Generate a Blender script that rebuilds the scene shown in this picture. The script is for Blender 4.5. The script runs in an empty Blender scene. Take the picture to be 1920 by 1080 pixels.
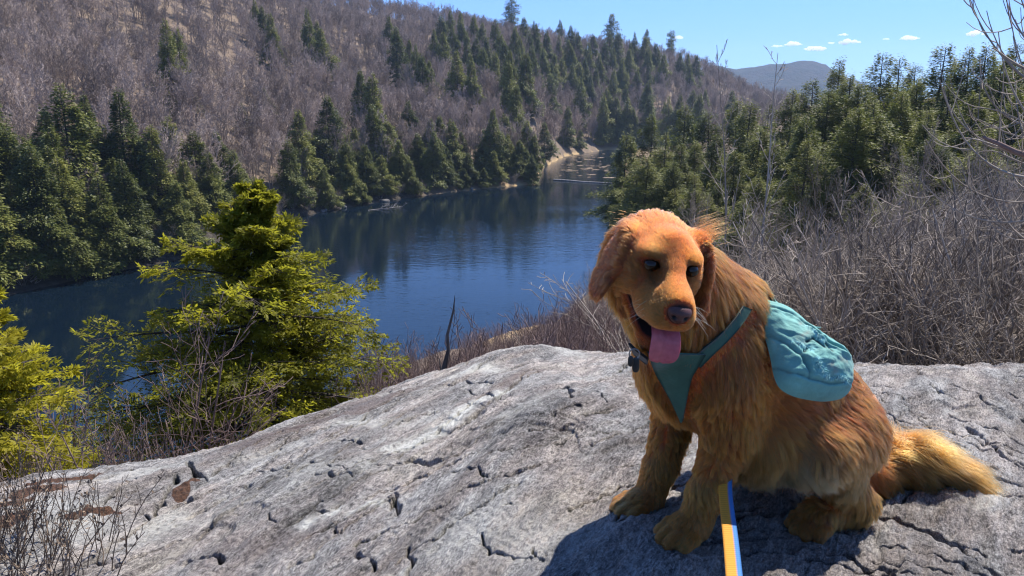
import bpy, math, random
import numpy as np
from mathutils import Vector, Matrix, kdtree

# ---------------------------------------------------------------- camera, sky, sun, exposure
S = bpy.context.scene
ROOT = S.collection
FPX = 1450.0                      # focal length in pixels of the 1920 px wide photograph
PITCH = math.radians(13.6)
CAMZ = 0.95
cam_d = bpy.data.cameras.new('camera')
cam_d.sensor_width = 36.0
cam_d.lens = 36.0 * FPX / 1920.0
cam_d.clip_start = 0.05
cam_d.clip_end = 60000.0
cam = bpy.data.objects.new('camera', cam_d)
cam.location = (0, 0, CAMZ)
cam.rotation_euler = (math.pi / 2 - PITCH, 0, 0)
ROOT.objects.link(cam)
S.camera = cam

SUN_EL = math.radians(57)
SUN_AZ = math.radians(44)         # clockwise from +Y (ahead of the camera), so ahead and to the right
world = bpy.data.worlds.new('World')
S.world = world
world.use_nodes = True
wn = world.node_tree
bg = wn.nodes['Background']
sky = wn.nodes.new('ShaderNodeTexSky')
sky.sky_type = 'NISHITA'
sky.sun_disc = False
sky.sun_elevation = SUN_EL
sky.sun_rotation = SUN_AZ
sky.altitude = 400
sky.air_density = 1.0
sky.dust_density = 0.0
sky.ozone_density = 10.0
tint = wn.nodes.new('ShaderNodeMix'); tint.data_type = 'RGBA'; tint.blend_type = 'MULTIPLY'
tint.inputs[0].default_value = 1.0
# hand-set tint: low sky darkened and blued, upper sky kept bright for fill
tco = wn.nodes.new('ShaderNodeTexCoord'); sep = wn.nodes.new('ShaderNodeSeparateXYZ'); rmp = wn.nodes.new('ShaderNodeValToRGB')
wn.links.new(tco.outputs['Generated'], sep.inputs[0]); wn.links.new(sep.outputs[2], rmp.inputs[0])
rmp.color_ramp.elements[0].position = 0.07; rmp.color_ramp.elements[0].color = (0.40, 0.585, 0.97, 1)
rmp.color_ramp.elements[1].position = 0.30; rmp.color_ramp.elements[1].color = (0.84, 0.94, 1.10, 1)
wn.links.new(rmp.outputs[0], tint.inputs[7])
wn.links.new(sky.outputs[0], tint.inputs[6]); wn.links.new(tint.outputs[2], bg.inputs[0])
bg.inputs[1].default_value = 0.096
sun_d = bpy.data.lights.new('sun', 'SUN')
sun_d.energy = 4.6
sun_d.angle = math.radians(0.5)
sun_d.color = (1.0, 0.95, 0.87)
sun = bpy.data.objects.new('sun', sun_d)
SUN_DIR = Vector((math.sin(SUN_AZ) * math.cos(SUN_EL), math.cos(SUN_AZ) * math.cos(SUN_EL), math.sin(SUN_EL)))
sun.rotation_euler = SUN_DIR.to_track_quat('Z', 'Y').to_euler()
sun.location = (5, 5, 30)
ROOT.objects.link(sun)
S.view_settings.view_transform = 'Standard'
S.view_settings.look = 'None'
S.view_settings.exposure = 1.0
S.view_settings.gamma = 1.0
S.render.engine = 'CYCLES'
S.cycles.max_bounces = 8
S.cycles.diffuse_bounces = 3
S.cycles.glossy_bounces = 3
S.cycles.transmission_bounces = 3
S.cycles.transparent_max_bounces = 24
S.cycles.volume_bounces = 3
S.cycles.sample_clamp_indirect = 4.0
S.cycles.use_adaptive_sampling = True
S.cycles.adaptive_threshold = 0.008
S.cycles_curves.shape = 'RIBBONS'
S.cycles_curves.subdivisions = 2
S.cycles.filter_width = 1.2

# ---------------------------------------------------------------- helpers
rng = np.random.default_rng(7)
R = random.Random(5)
CP, SP = math.cos(PITCH), math.sin(PITCH)

def ray(px, py):
    """direction of the line of sight through a pixel of the 1920x1080 photograph"""
    xc = (np.asarray(px, float) - 960) / FPX
    yc = (np.asarray(py, float) - 540) / FPX
    return xc, CP - SP * yc, -(SP + CP * yc)

def pix(p):
    p = np.asarray(p, float)
    x, y, z = p[..., 0], p[..., 1], p[..., 2] - CAMZ
    f = y * CP - z * SP
    d = -y * SP - z * CP
    return np.stack([960 + FPX * x / f, 540 + FPX * d / f], -1)

def az_r(px, py, z):
    x, y, dz = ray(px, py)
    t = (z - CAMZ) / dz
    return np.degrees(np.arctan2(x, y)), np.hypot(x, y) * t

def az_of(px, py=300):
    x, y, dz = ray(px, py)
    return np.degrees(np.arctan2(x, y))

def smooth(a, b, x):
    t = np.clip((x - a) / (b - a), 0, 1)
    return t * t * (3 - 2 * t)

class Noise:
    """2-D / 3-D value noise with smooth interpolation"""
    def __init__(s, seed):
        s.p = np.random.default_rng(seed).random((64, 64, 16)).astype(np.float32)
    def n2(s, x, y):
        return s.n3(x, y, np.zeros_like(x))
    def n3(s, x, y, z):
        xi, yi, zi = np.floor(x).astype(int), np.floor(y).astype(int), np.floor(z).astype(int)
        fx, fy, fz = x - xi, y - yi, z - zi
        fx, fy, fz = (f * f * f * (f * (f * 6 - 15) + 10) for f in (fx, fy, fz))
        P = s.p
        def g(a, b, c): return P[(xi + a) & 63, (yi + b) & 63, (zi + c) & 15]
        r = 0
        for c in (0, 1):
            wz = fz if c else 1 - fz
            if np.isscalar(wz) is False and not np.any(wz): continue
            r = r + wz * ((g(0, 0, c) * (1 - fx) + g(1, 0, c) * fx) * (1 - fy) + (g(0, 1, c) * (1 - fx) + g(1, 1, c) * fx) * fy)
        return r * 2 - 1
    def fbm2(s, x, y, o=4, gain=0.5):
        r, a = 0, 1.0
        for i in range(o):
            r = r + a * s.n2(x * 2 ** i + i * 7.3, y * 2 ** i + i * 3.1)
            a *= gain
        return r

NZ = Noise(3)

def mesh_np(name, v, f, mats=(), smooth_shade=False, midx=None, uvs=None):
    me = bpy.data.meshes.new(name)
    v = np.ascontiguousarray(v, np.float32)
    f = np.ascontiguousarray(f, np.int32)
    n, k = f.shape
    me.vertices.add(len(v)); me.vertices.foreach_set('co', v.ravel())
    me.loops.add(n * k); me.loops.foreach_set('vertex_index', f.ravel())
    me.polygons.add(n); me.polygons.foreach_set('loop_start', np.arange(n, dtype=np.int32) * k)
    if smooth_shade: me.polygons.foreach_set('use_smooth', np.ones(n, bool))
    else: me.polygons.foreach_set('use_smooth', np.zeros(n, bool))
    for m in mats: me.materials.append(m)
    if midx is not None: me.polygons.foreach_set('material_index', np.ascontiguousarray(midx, np.int32))
    me.update(calc_edges=True)
    return me

def attr(me, name, data, domain='POINT', kind='FLOAT'):
    a = me.attributes.new(name, kind, domain)
    data = np.ascontiguousarray(data, np.float32)
    if kind == 'FLOAT': a.data.foreach_set('value', data.ravel())
    elif kind == 'FLOAT_COLOR': a.data.foreach_set('color', data.ravel())
    else: a.data.foreach_set('vector', data.ravel())

def link(name, data, parent=None, loc=None):
    o = bpy.data.objects.new(name, data)
    ROOT.objects.link(o)
    if parent is not None: o.parent = parent
    if loc is not None: o.location = loc
    return o

def tag(o, label=None, cat=None, group=None, kind=None):
    if label: o['label'] = label
    if cat: o['category'] = cat
    if group: o['group'] = group
    if kind: o['kind'] = kind
    return o

def copy_tree(o, parent=None):
    c = o.copy(); ROOT.objects.link(c)
    if parent is not None: c.parent = parent
    for ch in list(o.children): copy_tree(ch, c)
    return c

class NT:
    """small node-tree writer"""
    def __init__(s, name):
        s.m = bpy.data.materials.new(name); s.m.use_nodes = True
        s.t = s.m.node_tree
        s.b = s.t.nodes['Principled BSDF']; s.out = s.t.nodes['Material Output']
    def n(s, kind, ins=None, **kw):
        nd = s.t.nodes.new('ShaderNode' + kind)
        for k, v in kw.items(): setattr(nd, k, v)
        for k, v in (ins or {}).items():
            if isinstance(v, bpy.types.NodeSocket): s.t.links.new(v, nd.inputs[k])
            else: nd.inputs[k].default_value = v
        return nd
    def set(s, k, v, nd=None):
        nd = nd or s.b
        if isinstance(v, bpy.types.NodeSocket): s.t.links.new(v, nd.inputs[k])
        else: nd.inputs[k].default_value = v
    def noise(s, vec, scale, detail=4, rough=0.55, dist=0.0):
        return s.n('TexNoise', {'Vector': vec, 'Scale': scale, 'Detail': detail, 'Roughness': rough, 'Distortion': dist}).outputs[0]
    def ramp(s, fac, pts):
        r = s.n('ValToRGB', {'Fac': fac}); e = r.color_ramp.elements
        while len(e) > len(pts): e.remove(e[-1])
        while len(e) < len(pts): e.new(0.5)
        for el, (p, c) in zip(e, pts):
            el.position = p; el.color = (*c, 1) if len(c) == 3 else c
        return r.outputs[0]
    def mix(s, fac, a, b, mode='MIX'):
        nd = s.n('Mix', data_type='RGBA', blend_type=mode)
        for k, v in ((0, fac), (6, a), (7, b)):
            if isinstance(v, bpy.types.NodeSocket): s.t.links.new(v, nd.inputs[k])
            else: nd.inputs[k].default_value = v if k == 0 else (*v, 1)[:4]
        return nd.outputs[2]
    def math(s, op, a, b=0.0, clamp=False):
        nd = s.n('Math', operation=op, use_clamp=clamp)
        for k, v in ((0, a), (1, b)):
            if isinstance(v, bpy.types.NodeSocket): s.t.links.new(v, nd.inputs[k])
            else: nd.inputs[k].default_value = v
        return nd.outputs[0]
    def bump(s, h, strength=0.3, dist=0.02, nrm=None):
        nd = s.n('Bump', {'Height': h, 'Strength': strength, 'Distance': dist})
        if nrm is not None: s.t.links.new(nrm, nd.inputs['Normal'])
        return nd.outputs[0]
    def obj(s): return s.n('TexCoord').outputs['Object']
    def pos(s): return s.n('NewGeometry').outputs['Position']
    def rand(s): return s.n('ObjectInfo').outputs['Random']
    def attr(s, name, out='Fac'):
        return s.n('Attribute', attribute_name=name).outputs[out]

def tubes(a, b, ra, rb, sides=3):
    """open prisms from points a to points b"""
    a, b = np.asarray(a, float), np.asarray(b, float)
    n = len(a)
    d = b - a; L = np.linalg.norm(d, axis=1, keepdims=True); d = d / np.maximum(L, 1e-9)
    ref = np.where(np.abs(d[:, 2:3]) > 0.9, np.array([[1.0, 0, 0]]), np.array([[0, 0, 1.0]]))
    u = np.cross(d, ref); u /= np.linalg.norm(u, axis=1, keepdims=True)
    w = np.cross(d, u)
    an = np.arange(sides) * 2 * math.pi / sides
    ring = u[:, None] * np.cos(an)[None, :, None] + w[:, None] * np.sin(an)[None, :, None]
    va = a[:, None] + ring * np.asarray(ra).reshape(-1, 1, 1)
    vb = b[:, None] + ring * np.asarray(rb).reshape(-1, 1, 1)
    v = np.concatenate([va, vb], 1).reshape(-1, 3)
    i = np.arange(sides); j = (i + 1) % sides
    q = np.stack([i, j, j + sides, i + sides], 1)
    f = (np.arange(n) * 2 * sides)[:, None, None] + q[None]
    return v, f.reshape(-1, 4)

def polytube(pts, rad, sides=8, cap=True):
    """one smooth tube along a polyline"""
    pts = np.asarray(pts, float); n = len(pts)
    rad = np.broadcast_to(np.asarray(rad, float), (n,))
    d = np.gradient(pts, axis=0); d /= np.linalg.norm(d, axis=1, keepdims=True)
    u = np.cross(d[0], [0.31, 0.17, 0.93]); u /= np.linalg.norm(u)
    V = []; an = np.arange(sides) * 2 * math.pi / sides
    for k in range(n):
        u = u - d[k] * np.dot(u, d[k]); u /= np.linalg.norm(u); w = np.cross(d[k], u)
        V.append(pts[k] + rad[k] * (np.cos(an)[:, None] * u + np.sin(an)[:, None] * w))
    V = np.concatenate(V)
    F = []
    for k in range(n - 1):
        for i in range(sides):
            j = (i + 1) % sides
            F.append((k * sides + i, k * sides + j, (k + 1) * sides + j, (k + 1) * sides + i))
    return V, np.array(F)

def join(parts):
    V, F, o = [], [], 0
    for v, f in parts:
        V.append(v); F.append(np.asarray(f) + o); o += len(v)
    return np.concatenate(V), np.concatenate(F)

def unit(v):
    return v / np.maximum(np.linalg.norm(v, axis=-1, keepdims=True), 1e-9)
# ---------------------------------------------------------------- terrain: polar height field round the viewpoint
LAKE = -21.0
_far = [(-700, 720), (-300, 620), (0, 558), (130, 528), (205, 511), (330, 489), (450, 440), (570, 405), (700, 381), (850, 360), (1000, 346), (1008, 340), (1012, 320), (1060, 293), (1140, 281), (1180, 281)]
_fa, _fr = np.array([az_r(x, y, LAKE) for x, y in _far]).T
_fa = np.concatenate([[-90, _fa[0] - 0.1], _fa[1:], [20, 60, 90]]); _fr = np.concatenate([[50, _fr[0]], _fr[1:], [360, 360, 360]])
_na, _nr = np.array([(-90, 36), (-33, 40), (-20, 46), (-8.5, 64), (0, 72), (6.4, 82), (7.0, 120), (7.7, 170), (8.3, 300), (9.2, 365), (90, 365)]).T
_sky = [(-700, -260, 360), (-400, -190, 380), (0, -115, 420), (400, -48, 470), (730, 36, 520), (850, 51, 535), (1000, 73, 550), (1150, 91, 560), (1230, 112, 580), (1300, 138, 610), (1370, 164, 660), (1430, 188, 700), (1520, 205, 700)]
_ca = np.array([az_of(x, y) for x, y, r in _sky]); _cr = np.array([r for x, y, r in _sky], float)
_cz = np.array([CAMZ + r * ray(x, y)[2] / math.hypot(*ray(x, y)[:2]) for x, y, r in _sky])
_rr = np.array([4, 10, 20, 40, 80, 150, 250, 365.])
_zA = np.array([-2.6, -4.6, -7.0, -11, -16, -19.8, -20.2, -20.0])
_zB = np.array([-2.4, -3.6, -4.8, -6.5, -8.5, -6, 0, 6.0])
_zL = np.array([-2.6, -4.8, -7.5, -12.5, -20])

def shore(a): return np.interp(a, _fa, _fr)

def terrain(x, y):
    x, y = np.asarray(x, float), np.asarray(y, float)
    a = np.degrees(np.arctan2(x, y)); r = np.hypot(x, y)
    rs, rn = np.interp(a, _fa, _fr), np.interp(a, _na, _nr)
    rc, zc = np.interp(a, _ca, _cr), np.interp(a, _ca, _cz)
    t = np.clip((r - rs) / (rc - rs), 0, 3)
    tt = np.minimum(t, 1)
    prof = 0.55 * tt + 0.45 * tt * tt * (3 - 2 * tt)
    bank = 1.3 * smooth(0, 7, r - rs)
    zf = LAKE + 0.15 + bank + (zc - LAKE - 2) * prof - np.maximum(t - 1, 0) * 60
    zf = zf + smooth(5, 60, r - rs) * (4.0 * NZ.fbm2(x / 70, y / 70, 3) + 0.6 * NZ.n2(x / 9, y / 9))
    zf = np.where(r > rc, np.maximum(zf, LAKE + 2), zf)
    w = smooth(8, 34, a)
    zr = np.interp(r, _rr, _zA) * (1 - w) + np.interp(r, _rr, _zB) * w
    u = np.clip((r - 4) / (rn - 4), 0, 1.3)
    zl = np.interp(u, [0, 0.1, 0.22, 0.5, 0.8, 1.0, 1.2], [-2.6, -4.6, -6.6, -12, -18, LAKE, LAKE - 3])
    wl = smooth(3, 8.6, a)
    zn = zl * (1 - wl) + zr * wl + 0.35 * NZ.fbm2(x / 5, y / 5, 3) * smooth(4, 9, r)
    bed = LAKE - 3.0
    z = np.where(r <= rn, zn, np.where(r < rs, bed, zf))
    z = np.where((r > rn) & (r < rs), np.maximum(np.maximum(LAKE - 0.45 * (r - rn), LAKE - 0.4 * (rs - r)), bed), z)
    z = np.where((rn >= rs) & (r > rs), np.maximum(zf, np.interp(r, _rr, _zA) * (1 - w) + np.interp(r, _rr, _zB) * w), z)
    return z

def ground_at(px, py, rmin=40.0, rmax=900.0):
    x, y, dz = ray(px, py); h = math.hypot(x, y)
    rs = np.linspace(rmin, rmax, 1400)
    zt = terrain(x / h * rs, y / h * rs); zr = CAMZ + dz / h * rs
    hit = np.nonzero(zr <= zt)[0]
    if len(hit) == 0: return None
    r = rs[hit[0]]
    return x / h * r, y / h * r, float(zt[hit[0]])

def at_r(px, r):
    """plan position at horizontal range r along a pixel column"""
    a = math.radians(float(az_of(px, 400)))
    return math.sin(a) * r, math.cos(a) * r

def top_z(px, py, r):
    x, y, dz = ray(px, py)
    return CAMZ + dz / math.hypot(x, y) * r

NA, NR_ = 420, 360
aa = np.radians(np.linspace(-100, 100, NA)); rr = np.concatenate([[1.5], np.geomspace(3.0, 900, NR_ - 30), np.geomspace(930, 12000, 29)])
A, RR = np.meshgrid(aa, rr, indexing='ij')
X, Y = np.sin(A) * RR, np.cos(A) * RR
Z = terrain(X, Y)
i, j = np.meshgrid(np.arange(NA - 1), np.arange(NR_ - 1), indexing='ij')
q = (i * NR_ + j).ravel()
F = np.stack([q, q + 1, q + NR_ + 1, q + NR_], 1)[:, ::-1]

m = NT('leaf_litter_ground'); P = m.pos()
c = m.ramp(m.noise(P, 0.045, 5), [(0.3, (0.115, 0.088, 0.070)), (0.5, (0.175, 0.135, 0.103)), (0.7, (0.10, 0.075, 0.062))])
c2 = m.ramp(m.noise(P, 1.3, 6, 0.7), [(0.35, (0.08, 0.06, 0.045)), (0.6, (0.23, 0.165, 0.11))])
col = m.mix(0.5, c, c2)
# bleached grass right at the water line
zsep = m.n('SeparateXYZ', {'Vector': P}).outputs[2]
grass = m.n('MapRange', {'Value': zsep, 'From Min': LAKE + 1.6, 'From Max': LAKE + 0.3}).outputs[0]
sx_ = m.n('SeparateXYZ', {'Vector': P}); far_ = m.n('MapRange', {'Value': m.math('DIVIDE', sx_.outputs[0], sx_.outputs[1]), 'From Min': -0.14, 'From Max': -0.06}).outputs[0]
grass = m.math('MULTIPLY', grass, far_)
gm = m.math('MULTIPLY', grass, m.ramp(m.noise(P, 0.12, 3), [(0.40, (0, 0, 0)), (0.5, (1, 1, 1))]))
col = m.mix(gm, col, (0.36, 0.25, 0.13))
bank_shade = m.math('MULTIPLY', m.n('MapRange', {'Value': zsep, 'From Min': LAKE + 3.2, 'From Max': LAKE + 1.6}).outputs[0], m.math('SUBTRACT', 1.0, far_))
col = m.mix(m.math('MULTIPLY', bank_shade, 0.92), col, m.ramp(m.noise(P, 0.9, 5, 0.7), [(0.4, (0.025, 0.022, 0.018)), (0.62, (0.06, 0.052, 0.045)), (0.75, (0.16, 0.145, 0.13))]))  # tree shade on the left bank, painted in as dark soil and rock
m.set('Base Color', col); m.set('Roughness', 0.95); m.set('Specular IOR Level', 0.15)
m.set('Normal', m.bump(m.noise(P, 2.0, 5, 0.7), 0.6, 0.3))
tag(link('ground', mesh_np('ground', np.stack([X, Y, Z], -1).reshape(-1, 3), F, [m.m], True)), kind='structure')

# lake
m = NT('lake_water'); P = m.pos()
mp = m.n('Mapping', {'Vector': P, 'Rotation': (0, 0, 0.5), 'Scale': (0.6, 1.5, 1)}).outputs[0]
h1 = m.noise(mp, 1.1, 3, 0.55)
h2 = m.noise(mp, 0.11, 3, 0.5)
calm = m.ramp(m.noise(m.n('Mapping', {'Vector': P, 'Scale': (0.5, 1.6, 1)}).outputs[0], 0.018, 3), [(0.38, (0.15, 0.15, 0.15)), (0.58, (1, 1, 1))])
hh = m.math('ADD', m.math('MULTIPLY', m.math('MULTIPLY', h1, calm), 0.9), m.math('MULTIPLY', h2, 0.5))
m.set('Base Color', (0.003, 0.008, 0.015, 1)); m.set('Roughness', 0.06); m.set('IOR', 1.333)
sxw = m.n('SeparateXYZ', {'Vector': P}); lee = m.n('MapRange', {'Value': m.math('DIVIDE', sxw.outputs[0], sxw.outputs[1]), 'From Min': -0.36, 'From Max': -0.10, 'To Min': 0.22, 'To Max': 1.0}).outputs[0]
m.set('Normal', m.bump(m.math('MULTIPLY', hh, lee), 0.30, 0.16))
v = np.array([(-260, 20, LAKE), (90, 20, LAKE), (90, 420, LAKE), (-260, 420, LAKE)])
tag(link('lake_water', mesh_np('lake_water', v, np.array([[0, 1, 2, 3]]), [m.m])), kind='structure')

# far blue mountain
mx = np.linspace(1180, 1960, 160)
sk = np.interp(mx, [1180, 1300, 1345, 1380, 1420, 1445, 1490, 1530, 1548, 1562, 1575, 1640, 1720, 1960], [190, 139, 127, 130, 125, 121, 120, 119, 123, 135, 146, 165, 190, 215])
RM = 3000.0
NRW = 40
V = []
for k in range(NRW):
    t = k / (NRW - 1)
    r = RM * (0.62 + 0.38 * t) if k < NRW - 4 else RM * (1 + 0.05 * (k - NRW + 4))
    for x, s in zip(mx, sk):
        a = math.radians(float(az_of(x, s)))
        zt = top_z(x, s, RM)
        f = min(1, t * 1.1) ** 0.8
        z = -40 + (zt + 40) * f
        if k >= NRW - 4: z = zt - 25 * (k - NRW + 4) if k > NRW - 4 else zt
        V.append((math.sin(a) * r, math.cos(a) * r, z))
V = np.array(V)
V[:, 2] += 13 * NZ.fbm2(V[:, 0] / 140, V[:, 1] / 140, 4) * np.clip((V[:, 2] + 40) / 100, 0, 1) * 0.8
nx = len(mx)
F = np.array([(k * nx + i, k * nx + i + 1, (k + 1) * nx + i + 1, (k + 1) * nx + i) for k in range(NRW - 1) for i in range(nx - 1)])
m = NT('mountain_forest'); P = m.pos()
c = m.ramp(m.noise(P, 0.012, 6, 0.7), [(0.38, (0.015, 0.025, 0.02)), (0.52, (0.04, 0.035, 0.035)), (0.7, (0.065, 0.05, 0.048))])
c = m.mix(0.5, c, m.ramp(m.noise(P, 0.09, 4, 0.7), [(0.3, (0.01, 0.018, 0.016)), (0.7, (0.07, 0.058, 0.055))]))
m.set('Base Color', c); m.set('Roughness', 1.0); m.set('Specular IOR Level', 0.0)
m.set('Normal', m.bump(m.noise(P, 0.07, 4, 0.7), 1.0, 12))
tag(link('far_mountain', mesh_np('far_mountain', V, F, [m.m], True)), kind='structure')
# ---------------------------------------------------------------- tree generators
def leaf_quads(c, d, w, L, W):
    """rhombic sprays: centre-base c, long axis d, cross axis w"""
    L = np.asarray(L).reshape(-1, 1); W = np.asarray(W).reshape(-1, 1)
    v = np.stack([c, c + d * L * 0.45 + w * W * 0.5, c + d * L, c + d * L * 0.45 - w * W * 0.5], 1)
    f = np.arange(len(c) * 4).reshape(-1, 4)
    return v.reshape(-1, 3), f

def conifer(seed, h, rad, n_leaf, leaf=0.5, taper=0.85, t0=0.08, gap=0.35, droop=0.25, up_top=0.7, width=0.42, ragged=0.45):
    g = np.random.default_rng(seed)
    nb = int(h * 13)
    t = t0 + (0.99 - t0) * np.sort(g.random(nb)) ** 0.95
    az = g.random(nb) * 2 * math.pi
    nzv = np.array([math.sin(a * 2 + 9 * tt + seed) for a, tt in zip(az, t)])
    L = rad * (1 - t) ** taper * (1 - ragged + ragged * g.random(nb) * 1.6) * (1 + gap * nzv) + 0.25
    L = L * np.minimum(1, 0.55 + (t - t0) * 4)
    el = -0.15 + up_top * t ** 1.5 + 0.15 * g.standard_normal(nb)
    d = np.stack([np.cos(az) * np.cos(el), np.sin(az) * np.cos(el), np.sin(el)], 1)
    base = np.stack([np.zeros(nb), np.zeros(nb), t * h], 1)
    # sprays
    cnt = np.maximum(4, (L / L.sum() * n_leaf)).astype(int)
    bi = np.repeat(np.arange(nb), cnt); n = len(bi)
    s = 0.2 + 0.8 * g.random(n) ** 0.75
    side = np.stack([-np.sin(az), np.cos(az), 0 * az], 1)[bi]
    off = g.standard_normal(n) * 0.24 * L[bi] * (1.15 - s) + g.standard_normal(n) * 0.06
    p = base[bi] + d[bi] * (s * L[bi])[:, None] + side * off[:, None]
    p[:, 2] += -droop * L[bi] * s * s + g.standard_normal(n) * 0.35 - 0.1
    ld = unit(d[bi] * 1.0 + side * (np.sign(off) * (0.3 + 0.7 * g.random(n)))[:, None] + np.stack([0 * s, 0 * s, -0.25 - 0.5 * s * g.random(n)], 1) + 0.25 * g.standard_normal((n, 3)))
    wv = unit(np.cross(ld, np.array([0, 0, 1.0]) + 0.55 * g.standard_normal((n, 3))))
    sz = leaf * (0.55 + 0.8 * g.random(n)) * (0.6 + 0.4 * (1 - t[bi]))
    cv, cf = leaf_quads(p, ld, wv, sz, sz * width)
    # trunk and limbs
    tp = np.stack([0.04 * rad * np.sin(np.linspace(0, 5, 12) + seed) * np.linspace(0, 1, 12), 0.04 * rad * np.cos(np.linspace(0, 4, 12)) * np.linspace(0, 1, 12), np.linspace(0, h * 0.985, 12)], 1)
    tv = polytube(tp, h * 0.013 * np.linspace(1, 0.08, 12) + 0.01, 7)
    e = base + d * (L * 0.85)[:, None]; e[:, 2] -= droop * L * 0.7
    mid = base + d * (L * 0.45)[:, None]; mid[:, 2] -= droop * L * 0.2
    lr = 0.012 + 0.014 * L
    lv = tubes(np.concatenate([base, mid]), np.concatenate([mid, e]), np.concatenate([lr, lr * 0.6]), np.concatenate([lr * 0.6, lr * 0.2]), 3)
    return (cv, cf), join([tv, lv])

def bare(seed, starts, K=(7, 5, 4, 3), nch=(14, 8, 6), ratio=(0.45, 0.5, 0.45), ang=(42, 45, 48), up=(0.03, 0.10, 0.10, 0.06), wig=(0.06, 0.13, 0.2, 0.25), first=(0.25, 0.2, 0.15), thin=0.62, rmin=0.004, sides=(6, 4, 3, 3), tapers=0.3):
    """starts: list of (base, direction, length, radius); returns one mesh per level"""
    g = np.random.default_rng(seed)
    P = np.array([s[0] for s in starts], float); D = unit(np.array([s[1] for s in starts], float))
    L = np.array([s[2] for s in starts], float); Rr = np.array([s[3] for s in starts], float)
    out = []
    for lev in range(len(nch) + 1):
        k = K[lev]; n = len(P)
        pts = np.zeros((n, k + 1, 3)); dirs = np.zeros((n, k + 1, 3)); pts[:, 0] = P; d = D
        dirs[:, 0] = d
        for i in range(k):
            d = unit(d + wig[lev] * g.standard_normal((n, 3)) + np.array([0, 0, up[lev]]))
            pts[:, i + 1] = pts[:, i] + d * (L / k)[:, None]; dirs[:, i + 1] = d
        rs = Rr[:, None] * np.linspace(1, tapers, k + 1)[None]
        rs = np.maximum(rs, rmin)
        out.append(tubes(pts[:, :-1].reshape(-1, 3), pts[:, 1:].reshape(-1, 3), rs[:, :-1].ravel(), rs[:, 1:].ravel(), sides[lev]))
        if lev == len(nch): break
        m = nch[lev]
        s = first[lev] + (0.98 - first[lev]) * (np.arange(m)[None] + g.random((n, m))) / m
        x = s * k; i0 = np.minimum(x.astype(int), k - 1); fx = (x - i0)[..., None]
        bi = np.arange(n)[:, None]
        cp = pts[bi, i0] * (1 - fx) + pts[bi, i0 + 1] * fx
        cd = dirs[bi, i0 + 1]
        perp = unit(np.cross(cd, g.standard_normal((n, m, 3))))
        a = np.radians(ang[lev] * (0.7 + 0.6 * g.random((n, m))))[..., None]
        nd = cd * np.cos(a) + perp * np.sin(a)
        nl = L[:, None] * ratio[lev] * (1.15 - 0.75 * s) * (0.6 + 0.7 * g.random((n, m)))
        nr = np.maximum(rs[bi, i0] * thin * (0.7 + 0.3 * g.random((n, m))), rmin)
        P, D, L, Rr = cp.reshape(-1, 3), nd.reshape(-1, 3), nl.ravel(), nr.ravel()
    return out

# ---------------------------------------------------------------- materials of the trees
def foliage_mat(name, c0, c1, c2, trans=0.25, tcol=(0.12, 0.16, 0.02), scale=0.5):
    m = NT(name); P = m.obj()
    f = m.math('ADD', m.math('MULTIPLY', m.noise(P, scale, 3, 0.6), 0.75), m.math('MULTIPLY', m.rand(), 0.30))
    col = m.ramp(f, [(0.32, c0), (0.55, c1), (0.80, c2)])
    m.set('Base Color', col); m.set('Roughness', 0.55); m.set('Specular IOR Level', 0.3)
    tr = m.n('BsdfTranslucent', {'Color': m.mix(0.5, col, tcol)})
    mx = m.n('MixShader', {0: trans}); m.t.links.new(m.b.outputs[0], mx.inputs[1]); m.t.links.new(tr.outputs[0], mx.inputs[2])
    m.t.links.new(mx.outputs[0], m.out.inputs[0])
    return m.m

def bark_mat(name, c0, c1, scale=6.0, rnd=0.3):
    m = NT(name); P = m.obj()
    mp = m.n('Mapping', {'Vector': P, 'Scale': (1, 1, 0.25)}).outputs[0]
    f = m.math('ADD', m.noise(mp, scale, 5, 0.7), m.math('MULTIPLY', m.math('SUBTRACT', m.rand(), 0.5), rnd))
    m.set('Base Color', m.ramp(f, [(0.3, c0), (0.7, c1)])); m.set('Roughness', 0.85); m.set('Specular IOR Level', 0.2)
    m.set('Normal', m.bump(m.noise(mp, scale * 3, 4), 0.5, 0.02))
    return m.m

M_HEM = foliage_mat('hemlock_needles', (0.05, 0.062, 0.016), (0.15, 0.162, 0.034), (0.27, 0.255, 0.055))
M_PINE = foliage_mat('pine_needles', (0.065, 0.078, 0.020), (0.175, 0.18, 0.038), (0.29, 0.27, 0.06), 0.38)
M_YEL = foliage_mat('young_hemlock_needles', (0.15, 0.16, 0.014), (0.32, 0.30, 0.02), (0.48, 0.41, 0.034), 0.66, (0.36, 0.34, 0.03), 1.4)
M_BARK = bark_mat('conifer_bark', (0.035, 0.028, 0.023), (0.10, 0.085, 0.075))
M_TWIG = bark_mat('hillside_twigs', (0.185, 0.142, 0.118), (0.42, 0.335, 0.285), 0.4, 0.5)
M_GREY = bark_mat('grey_twigs', (0.14, 0.115, 0.094), (0.40, 0.335, 0.275), 3.0, 0.4)
M_RED = bark_mat('reddish_twigs', (0.12, 0.078, 0.068), (0.27, 0.195, 0.175), 3.0, 0.3)
M_DEAD = bark_mat('dead_wood', (0.22, 0.19, 0.17), (0.45, 0.42, 0.39), 3.0, 0.2)

# ---------------------------------------------------------------- conifers
def conifer_kind(nm, mat, **kw):
    (cv, cf), (tv, tf) = conifer(**kw)
    return mesh_np(nm + '_crown', cv, cf, [mat]), mesh_np(nm + '_trunk', tv, tf, [M_BARK], True), kw['h']

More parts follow.
